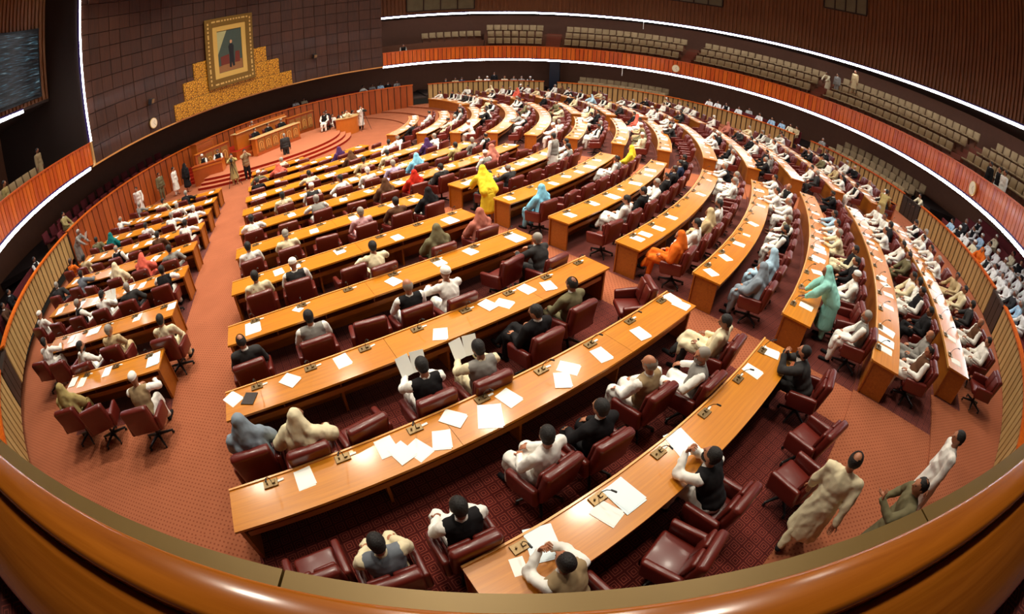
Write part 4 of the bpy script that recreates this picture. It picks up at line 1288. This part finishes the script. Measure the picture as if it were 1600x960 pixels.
# ================================================================== WALL: portrait, gold relief, clocks, speakers, screen, booths
PAZ = 158.65
def wallframe(name, az, R, z):
    return empty(name, (*pol(RCX, RCY, R, az), z), (az - 90) * D2R)
gold = wallframe('stepped_gold_relief', PAZ, 19.9, 3.12); tag(gold, 'stepped golden relief of square tiles around the foot of the portrait', 'wall relief')
rng = random.Random(9)
for z0, z1, half, n in ((3.12, 4.18, 14.6, 10), (4.2, 5.36, 11.75, 8), (5.38, 6.48, 8.9, 6)):
    w = 2 * half / n
    mb = MB(); mb.sector(0, 0, 19.90, 20.0, -w / 2 + .03, w / 2 - .03, 0, z1 - z0 - .015, 3)
    me = mb.mesh('tile', M['gold'])
    for i in range(n):
        az = PAZ - half + (i + .5) * w
        o = link('tile', me, gold)
        m = Matrix.Translation((RCX, RCY, z0)) @ Matrix.Rotation(az * D2R, 4, 'Z')
        b_ = Matrix.Translation(gold.location) @ Matrix.Rotation(gold.rotation_euler.z, 4, 'Z')
        o.matrix_basis = b_.inverted() @ m
t = wallframe('framed_portrait', PAZ, 19.78, 4.3); tag(t, 'tall gilt framed portrait of a standing figure on the panelled wall', 'picture')
W2, HH = 2.0, 4.96
rbl(t, 'backing_board', -W2 + .05, W2 - .05, .0, .08, .05, HH - .05, 'joint')
for nm, x0, x1, z0, z1 in (('frame_bar', -W2, -W2 + .62, 0, HH), ('frame_bar', W2 - .62, W2, 0, HH), ('frame_bar', -W2 + .62, W2 - .62, 0, .62), ('frame_bar', -W2 + .62, W2 - .62, HH - .62, HH)):
    rbl(t, nm, x0, x1, -.09, .0, z0, z1, 'frame', .02)
mb = MB()
def orn(x, z, w, h): mb.box(x - w / 2, x + w / 2, -.108, -.088, z - h / 2, z + h / 2)
q = random.Random(4)
z = .25
while z < HH - .2:
    h = q.choice((.16, .16, .34)); orn(-W2 + .25, z + h / 2, .12, h); orn(W2 - .25, z + h / 2, .12, h); z += h + .12
x = -W2 + .55
while x < W2 - .5:
    w = q.choice((.14, .14, .3)); orn(x + w / 2, .25, w, .12); orn(x + w / 2, HH - .25, w, .12); x += w + .1
o = link('ornaments', mb.mesh('ornaments', M['frameline']), t); o['kind'] = 'stuff'
M['mat'] = plain('pale_gold_mat', srgb(222, 184, 96), .4, metal=.2)
for nm, x0, x1, z0, z1 in (('inner_frame', -1.38, -1.02, .62, HH - .62), ('inner_frame', 1.02, 1.38, .62, HH - .62), ('inner_frame', -1.02, 1.02, .62, .98), ('inner_frame', -1.02, 1.02, HH - .98, HH - .62)):
    rbl(t, nm, x0, x1, -.06, .0, z0, z1, 'mat', .01)
for k_, c_ in dict(cv=(66, 82, 74), cvl=(176, 178, 128), cvd=(22, 24, 30), cvf=(150, 104, 62), cvr=(112, 44, 30), cvs=(206, 160, 120)).items():
    M[k_] = plain('paint_' + k_, srgb(*c_), .6, noise=.1, nscale=3)
cv = rbl(t, 'canvas', -1.02, 1.02, -.012, -.002, .98, HH - .98, 'cv')
def flat(name, pts, mat, y):
    mb = MB(); n = len(pts)
    mb.add([(p[0], y, p[1]) for p in pts] + [(p[0], y + .004, p[1]) for p in pts], [tuple(range(n)), tuple(range(2 * n - 1, n - 1, -1))] + [(i, i + n, (i + 1) % n + n, (i + 1) % n) for i in range(n)])
    return link(name, mb.mesh(name, M[mat]), cv)
flat('painted_floor', [(-1.0, 1.0), (1.0, 1.0), (1.0, 1.7), (-1.0, 1.45)], 'cvf', -.018)
flat('painted_drape', [(-1.0, 2.3), (-.2, 3.95), (-1.0, 3.95)], 'cvl', -.018)
flat('painted_furniture', [(-.8, 1.5), (-.1, 1.5), (-.1, 2.2), (-.8, 2.1)], 'cvr', -.02)
flat('painted_furniture', [(.35, 1.5), (.8, 1.5), (.8, 2.3), (.45, 2.3)], 'cvr', -.02)
flat('painted_figure', [(-.12, 1.25), (.05, 1.2), (.1, 1.6), (.18, 1.25), (.34, 1.3), (.3, 2.2), (.34, 2.75), (.2, 2.95), (.02, 2.95), (-.12, 2.75), (-.05, 2.1)], 'cvd', -.023)
flat('painted_head', [(.03, 2.98), (.12, 2.94), (.2, 3.0), (.22, 3.14), (.12, 3.22), (.03, 3.14)], 'cvs', -.026)
def clock(az, z, label, R=19.9):
    t = wallframe('wall_clock', az, R, z); tag(t, label, 'clock', 'round white clocks')
    for nm, prof, m_ in (('rim', [(.31, 0), (.32, .03), (.32, .06), (.28, .06)], 'frameline'), ('face', [(.285, .0), (.285, .062)], 'clock')):
        mb = MB(); mb.lathe(prof, 28); o = link(nm, mb.mesh(nm, M[m_]), t); o.rotation_euler = (math.pi / 2, 0, 0)
    for l_, a_ in ((.15, .6), (.22, 2.4)):
        mb = MB(); mb.box(-.006, .006, -.07, -.066, 0, l_); o = link('hand', mb.mesh('hand', M['black']), t); o.rotation_euler = (0, a_, 0)
clock(179.05, 3.64, 'round white clock low on the panelled wall left of the gold relief')
clock(53.28, 3.60, 'round white clock on the gallery front at far centre')
clock(-23.97, 3.58, 'round white clock on the gallery front at far right')
for az, z, lab in ((179.08, 4.96, 'small grey loudspeaker left of the gold relief'), (138.47, 4.9, 'small grey loudspeaker right of the gold relief')):
    t = wallframe('wall_speaker', az, 19.9, z); tag(t, lab, 'loudspeaker')
    mb = MB(); mb.rbox((0, -.12, 0), (.34, .26, .34), (.3, 0, .2), .03); link('body', mb.mesh('body', M['steel']), t)
    mb = MB(); mb.rbox((.03, -.26, -.02), (.24, .03, .24), (.3, 0, .2), .01); link('grille', mb.mesh('grille', M['khaki']), t)
def screen_mat():
    m, nt, b, N, L = newmat('screen_picture')
    tc = N('ShaderNodeTexCoord'); mp = N('ShaderNodeMapping'); L(tc.outputs['Object'], mp.inputs[0]); mp.inputs['Scale'].default_value = (.5, .5, 7)
    nz = N('ShaderNodeTexNoise'); nz.inputs['Scale'].default_value = 2.2; nz.inputs['Detail'].default_value = 6; L(mp.outputs[0], nz.inputs['Vector'])
    cr = N('ShaderNodeValToRGB'); e = cr.color_ramp.elements
    e[0].position = .40; e[0].color = srgb(10, 13, 16); e[1].position = .8; e[1].color = srgb(170, 196, 200)
    x = e.new(.52); x.color = srgb(44, 40, 38); x = e.new(.64); x.color = srgb(38, 74, 88)
    L(nz.outputs['Fac'], cr.inputs[0]); L(cr.outputs[0], b.inputs['Base Color']); L(cr.outputs[0], b.inputs['Emission Color'])
    b.inputs['Emission Strength'].default_value = .5; b.inputs['Roughness'].default_value = .3
    return m
M['screen'] = screen_mat()
t = wallframe('video_screen', -156.5, 22.4, 7.85); tag(t, 'large dark video screen showing the chamber at upper left', 'screen')
mb = MB(); mb.sector(RCX, RCY, 22.28, 22.42, -162.6, -150, 7.8, 11.5, 8, t.location.x, t.location.y, t.location.z); o = link('housing', mb.mesh('housing', M['black']), t, (0, 0, 0), -t.rotation_euler.z)
mb = MB(); mb.sector(RCX, RCY, 22.25, 22.3, -162.2, -150.4, 7.95, 11.35, 8, t.location.x, t.location.y, t.location.z); o = link('display', mb.mesh('display', M['screen']), t, (0, 0, 0), -t.rotation_euler.z)
for a0, a1, z0, z1, lab in ((100.2, 115.0, 7.8, 10.2, 'grey glazed press booth above the single row of gallery seats'), (46.3, 58.9, 9.65, 11.6, 'grey glazed booth high on the slatted wall at top centre'), (14.5, 24, 11.2, 12.6, 'grey glazed booth at the top right of the slatted wall')):
    t = empty('glazed_booth', (*pol(RCX, RCY, 22.4, (a0 + a1) / 2), z0)); tag(t, lab, 'booth', 'glazed booths in the upper wall')
    n = 4; w = (a1 - a0) / n
    for i in range(n):
        mb = MB(); mb.sector(RCX, RCY, 22.36, 22.4, a0 + i * w + .15, a0 + (i + 1) * w - .15, z0 + .08, z1 - .08, 2, t.location.x, t.location.y, z0); link('pane', mb.mesh('pane', M['glass']), t)
    for zz in (z0, z1 - .09):
        mb = MB(); mb.sector(RCX, RCY, 22.32, 22.42, a0, a1, zz, zz + .09, 6, t.location.x, t.location.y, z0); link('frame_rail', mb.mesh('frame_rail', M['dark']), t)
    for i in range(n + 1):
        c = a0 + i * w; mb = MB(); mb.sector(RCX, RCY, 22.32, 22.42, c - .1, c + .1, z0 + .09, z1 - .09, 1, t.location.x, t.location.y, z0); link('mullion', mb.mesh('mullion', M['dark']), t)
for az, R, z1, lab in ((63.3, 22.4, 7.37, 'thin white rod hanging from the upper light strip'), (65.9, 19.95, 2.96, 'thin white rod hanging from the lower light strip')):
    mb = MB(); mb.cap((0, 0, 0), (0, 0, -.6), .025, .025, 6); mb.ell((0, 0, -.66), (.045, .045, .06), None, 8, 6)
    tag(link('hanging_microphone', mb.mesh('hanging_microphone', M['white']), None, (*pol(RCX, RCY, R, az), z1)), lab, 'microphone', 'hanging microphones')

# ================================================================== GUEST SEATING
mb = MB(); mb.rbox((0, -.20, .66), (.56, .09, .54), (.12, 0, 0), .025, 1); TB = shade(mb.mesh('seat_back', M['khaki']), 50)
mb = MB(); mb.rbox((0, .06, .43), (.52, .46, .10), (0, 0, 0), .025, 1); TC = shade(mb.mesh('seat_cushion', M['khaki']), 50)
mb = MB(); mb.box(-.22, .22, -.1, .1, 0, .385); TL = mb.mesh('seat_base', M['brown'])
def theatre_seat(R, az, z, mat, label, group):
    t = empty('theatre_seat' if mat is M['khaki'] else 'red_seat', (*pol(RCX, RCY, R, az), z), (az + 90) * D2R); tag(t, label, 'seat', group)
    link('seat_back', TB, t, mat=mat); link('seat_cushion', TC, t, mat=mat); link('seat_base', TL, t)
    return t
def tier(r0, r1, a0, a1, z0, z1, mat='brown'):
    o = ringpiece('floor_tier', r0, r1, a0, a1, z0, z1, M[mat])
GT = ((21.7, 4.08), (22.75, 4.74), (23.8, 5.38))
for (R, z), (ra, rb) in zip(GT, ((21.15, 22.25), (22.25, 23.3), (23.3, 27.3))):
    tier(ra, rb, -40, 97.9, 3.141, z)
tier(23.2, 27.3, 98, 122, 3.141, 4.82)
tier(21.1, 22.4, -164, -134, 3.141, 3.62)
SECT = [('second', 85.2, 97.4), ('third', 54.6, 80.4), ('fourth', 24.6, 50.9), ('fifth', -9.6, 20.9), ('sixth', -31.0, -13.2)]
for nm, a0, a1 in SECT:
    for ri, (R, z) in enumerate(GT):
        n = int((a1 - a0) * D2R * R / .62)
        for i in range(n):
            az = a1 - (i + .5) * (a1 - a0) / n
            theatre_seat(R, az, z, M['khaki'], 'khaki theatre seat, %s from left, %s row, %s section from panelled wall' % (ordw(i + 1), ('front', 'middle', 'back')[ri], nm), 'gallery theatre seats')
for i in range(8):
    theatre_seat(24.0, 110.4 - i * 1.6, 4.82, M['khaki'], 'khaki theatre seat, %s from left, single row beside the panelled wall' % ordw(i + 1), 'gallery theatre seats')
for i in range(11):
    theatre_seat(21.6, -158 + i * 1.75, 3.62, M['khaki'], 'khaki theatre seat, %s from panelled wall, left gallery' % ordw(i + 1), 'gallery theatre seats')
# gallery stairs between the sections
M['stair'] = plain('stair_wood', srgb(120, 54, 28), .6)
for a0, a1, nm in ((81.2, 84.4, 'second and third'), (51.6, 53.9, 'third and fourth'), (21.6, 23.9, 'fourth and fifth'), (-12.6, -10.2, 'fifth and sixth')):
    t = empty('gallery_stairs', (*pol(RCX, RCY, 21.6, (a0 + a1) / 2), 4.08)); tag(t, 'red brown steps between the %s gallery seat sections' % nm, 'stairs', 'gallery stairs')
    for i in range(6):
        mb = MB(); mb.sector(RCX, RCY, 21.2 + i * .45, 21.66 + i * .45, a0, a1, 4.08, 4.3 + i * .24, 2, t.location.x, t.location.y, 4.08)
        link('step', mb.mesh('step', M['stair']), t)
# lower guest seats behind the barriers
tier(20.35, 25.6, 24, 81, -.001, .30, 'dark'); tier(20.35, 25.6, 84.5, 112, -.001, .12, 'dark'); tier(20.35, 25.6, -6, 19, -.001, .22, 'dark')
for i in range(13):
    for ri in range(2):
        theatre_seat(21.35 + ri * .95, 76.0 - i * 1.55, .30 + ri * .32, M['khaki'], 'pale theatre seat, %s from left, %s row behind the long tan barrier' % (ordw(i + 1), ('front', 'back')[ri]), 'lower guest seats')
tier(21.9, 22.9, 55, 77, .30, .62, 'dark')
for ri in range(3):
    if ri: tier(20.75 + ri * .95, 25.6, -6, 19, .22 + (ri - 1) * .3, .22 + ri * .3, 'dark')
    for i in range(12):
        theatre_seat(21.2 + ri * .95, 16.5 - i * 1.65, .22 + ri * .3, M['khaki'], 'khaki theatre seat, %s from left, %s row beside dark gate' % (ordw(i + 1), ('front', 'middle', 'back')[ri]), 'lower guest seats')
for ri in range(2):
    tier(20.4 + ri * 1.0, 25.6 if ri else 21.4, 168, 206, -.3 if ri == 0 else .25, .25 + ri * .3, 'dark')
    for i in range(15):
        theatre_seat(21.1 + ri * 1.0, 203 - i * 2.1, .25 + ri * .3, M['redseat'], 'dark red theatre seat, %s from left, %s row behind the fluted wall' % (ordw(i + 1), ('front', 'back')[ri]), 'dark red guest seats')
for i in range(14):
    theatre_seat(21.1, 147 - i * 1.75, .25, M['redseat'], 'dark red theatre seat, %s from left, far side behind the fluted wall' % ordw(i + 1), 'dark red guest seats')
tier(20.4, 25.6, 116, 152, -.3, .25, 'dark')
def bench(R, a0, a1, z, label):
    t = empty('guest_bench', (*pol(RCX, RCY, R, (a0 + a1) / 2), z)); tag(t, label, 'bench', 'guest benches')
    for nm, r0, r1, z0, z1 in (('bench_seat', R - .28, R + .2, .36, .47), ('bench_back', R + .2, R + .3, .36, .95), ('bench_base', R - .2, R + .25, .0, .36)):
        mb = MB(); mb.sector(RCX, RCY, r0, r1, a0, a1, z + z0, z + z1, None, t.location.x, t.location.y, z); link(nm, mb.mesh(nm, M['redseat']), t)
# crowded guest rows at the right
RG = random.Random(17)
for ri in range(4):
    R, z = 21.1 + ri * .95, .2 + ri * .3
    tier(20.35 + (ri * .95 + .25 if ri else 0), 25.6 if ri == 3 else 20.6 + (ri + 1) * .95, -46, -12.5, -.001 + (z - .3 if ri else 0), z, 'dark')
    bench(R, -44.5, -13.2, z, 'dark red bench, %s row of the crowded right guests' % ordw(ri + 1))
    for i in range(13):
        az = -14.2 - i * 2.25
        lab = '%s from left, %s row of the crowded right guest seats' % (ordw(i + 1), ordw(ri + 1))
        if RG.random() < (.95, .85, .7, .5)[ri] and i > 0:
            st = RG.choice(['k:white'] * 5 + ['k:paleblue', 'k:cream', 'k:grey', 'v:black:white', 's:charcoal', 'h:orange'])
            person(*pol(RCX, RCY, R - .02, az), z, (az + 90) * D2R, RG.choice(['lap', 'lap2', 'turn']), st, RG.choice(['black', 'black', 'cap', 'grey']), lab, False, 'guests behind the barriers')
bench(21.0, 86.5, 108.5, .12, 'dark red bench under the guests behind the far tan barrier'); bench(21.2, 24.2, 47.5, .30, 'dark red bench under the guests behind the long tan barrier')
bench(22.1, 116.5, 142.5, .251, 'dark red bench under the guests behind the fluted wall')
bench(21.1, 17.4, 19.2, .22, 'short dark red bench left of the khaki lower seats')
bench(21.25, -150, -136.5, .001, 'dark red bench deep under the left gallery')
bench(21.2, -159.6, -157.4, .551, 'short dark red bench behind the left end of the fluted wall')
def guest(R, az, z, pose, style, hair, label, seat=True):
    o = person(*pol(RCX, RCY, R - .02, az), z, (az + 90) * D2R, pose, style, hair, 'x', False, 'guests behind the barriers'); o['label'] = label
far_g = [(107.1, 's:black', 'black'), (104.9, 'k:beige', 'black'), (103.4, 's:navy', 'black'), (99.4, 'k:cream', 'grey'), (97.5, 'k:white', 'cap'), (95.9, 's:black', 'black'), (93.5, 'k:cream', 'bald'), (91.4, 's:grey', 'black'), (89.6, 's:grey', 'grey'), (87.6, 'v:black:white', 'cap')]
for i, (az, st, hr_) in enumerate(far_g):
    guest(21.0, az, .12 if i not in (5,) else .001 + .12, 'lap' if i != 5 else 'stand', st, hr_, '%s guest from left behind the far tan barrier' % ordw(i + 1))
for i, (az, st) in enumerate(((46, 'k:white'), (44, 'k:white'), (42, 'v:black:white'), (39, 'k:white'), (34, 'k:white'), (31, 'k:paleblue'), (28.5, 'k:paleblue'), (26.5, 'k:cream'), (25, 'k:beige'))):
    guest(21.2, az, .30, 'lap', st, 'black', '%s guest from left behind the long tan barrier' % ordw(i + 1))
guest(21.1, 18.3, .22, 'lap', 's:grey', 'grey', 'lone guest in grey left of the khaki lower seats')
guest(20.9, -8.8, .001, 'bend', 'k:cream', 'black', 'guest in cream tunic leaning behind the dark gate')
for i, (az, st, ps) in enumerate(((141, 'k:white', 'lap'), (139, 'k:cream', 'lap2'), (125.5, 'k:white', 'turn'), (123.4, 'k:grey', 'lap'), (121.5, 'k:paleblue', 'lap'), (119.8, 's:black', 'lap'), (117.8, 'k:grey', 'lap'))):
    guest(22.1, az, .251, ps, st, 'black', '%s guest from left on the far side behind the fluted wall' % ordw(i + 1))
for az, R, z, st, ps, lab in ((-148.5, 21.2, .0, 'v:black:white', 'lap', 'guest in black and white under the left gallery'), (-158.5, 21.2, .55, 's:khaki', 'lap', 'guest in khaki behind the left end of the fluted wall'), (-141, 21.4, .0, 's:black', 'lap', 'guest in black deep under the left gallery'), (-137.5, 21.2, 0.0, 's:brown', 'lap', 'guest in brown near the left frame edge')):
    guest(R, az, z, ps, st, 'black', lab)
for az, R, z, st, ps, lab in ((116.7, 21.0, 3.141, 'v:black:white', 'stand', 'guest in black vest alone in the gallery by the panelled wall'), (22.6, 23.0, 4.741, 'k:cream', 'bend', 'left of two guests at the gallery stairs'), (20.4, 22.9, 4.741, 's:grey', 'stand', 'right of two guests at the gallery stairs'), (16.6, 22.9, 5.39, 'k:beige', 'stand', 'guest in beige standing in the fifth gallery section'),
                              (-157.9, 21.8, 3.65, 'k:tan', 'stand', 'guest in tan standing in the left gallery'), (-145.5, 21.0, 3.141, 'k:khaki', 'stand', 'guest in khaki at the left gallery rail'), (-143.5, 21.7, 3.63, 's:charcoal', 'stand', 'guest in dark jacket in the left gallery'),
                              (-22.5, 21.0, 3.4, 's:black', 'stand', 'camera operator in black in the right gallery'), (-24.9, 21.0, 3.4, 'v:black:white', 'stand', 'guest in white and black at the right gallery rail'), (-26.3, 21.0, 3.4, 'k:white', 'stand', 'guest in white at the right gallery rail edge')):
    guest(R, az, z, ps, st, 'black', lab)
# ---- ceiling lamps
mb = MB()
for x0, x1, y0, y1 in ((-.72, .72, -.72, -.64), (-.72, .72, .64, .72), (-.72, -.64, -.64, .64), (.64, .72, -.64, .64)): mb.box(x0, x1, y0, y1, -.09, 0)
LF = mb.mesh('lamp_frame', M['steel'])
for x, y, k in LAMPS:
    t = link('lamp_frame', LF, bpy.data.objects['ceiling'], (x, y, CEIL))
    l = bpy.data.objects.new('lamp_light', lamp_light(k)); COL.objects.link(l); l.parent = t; l.location = (0, 0, -.03)
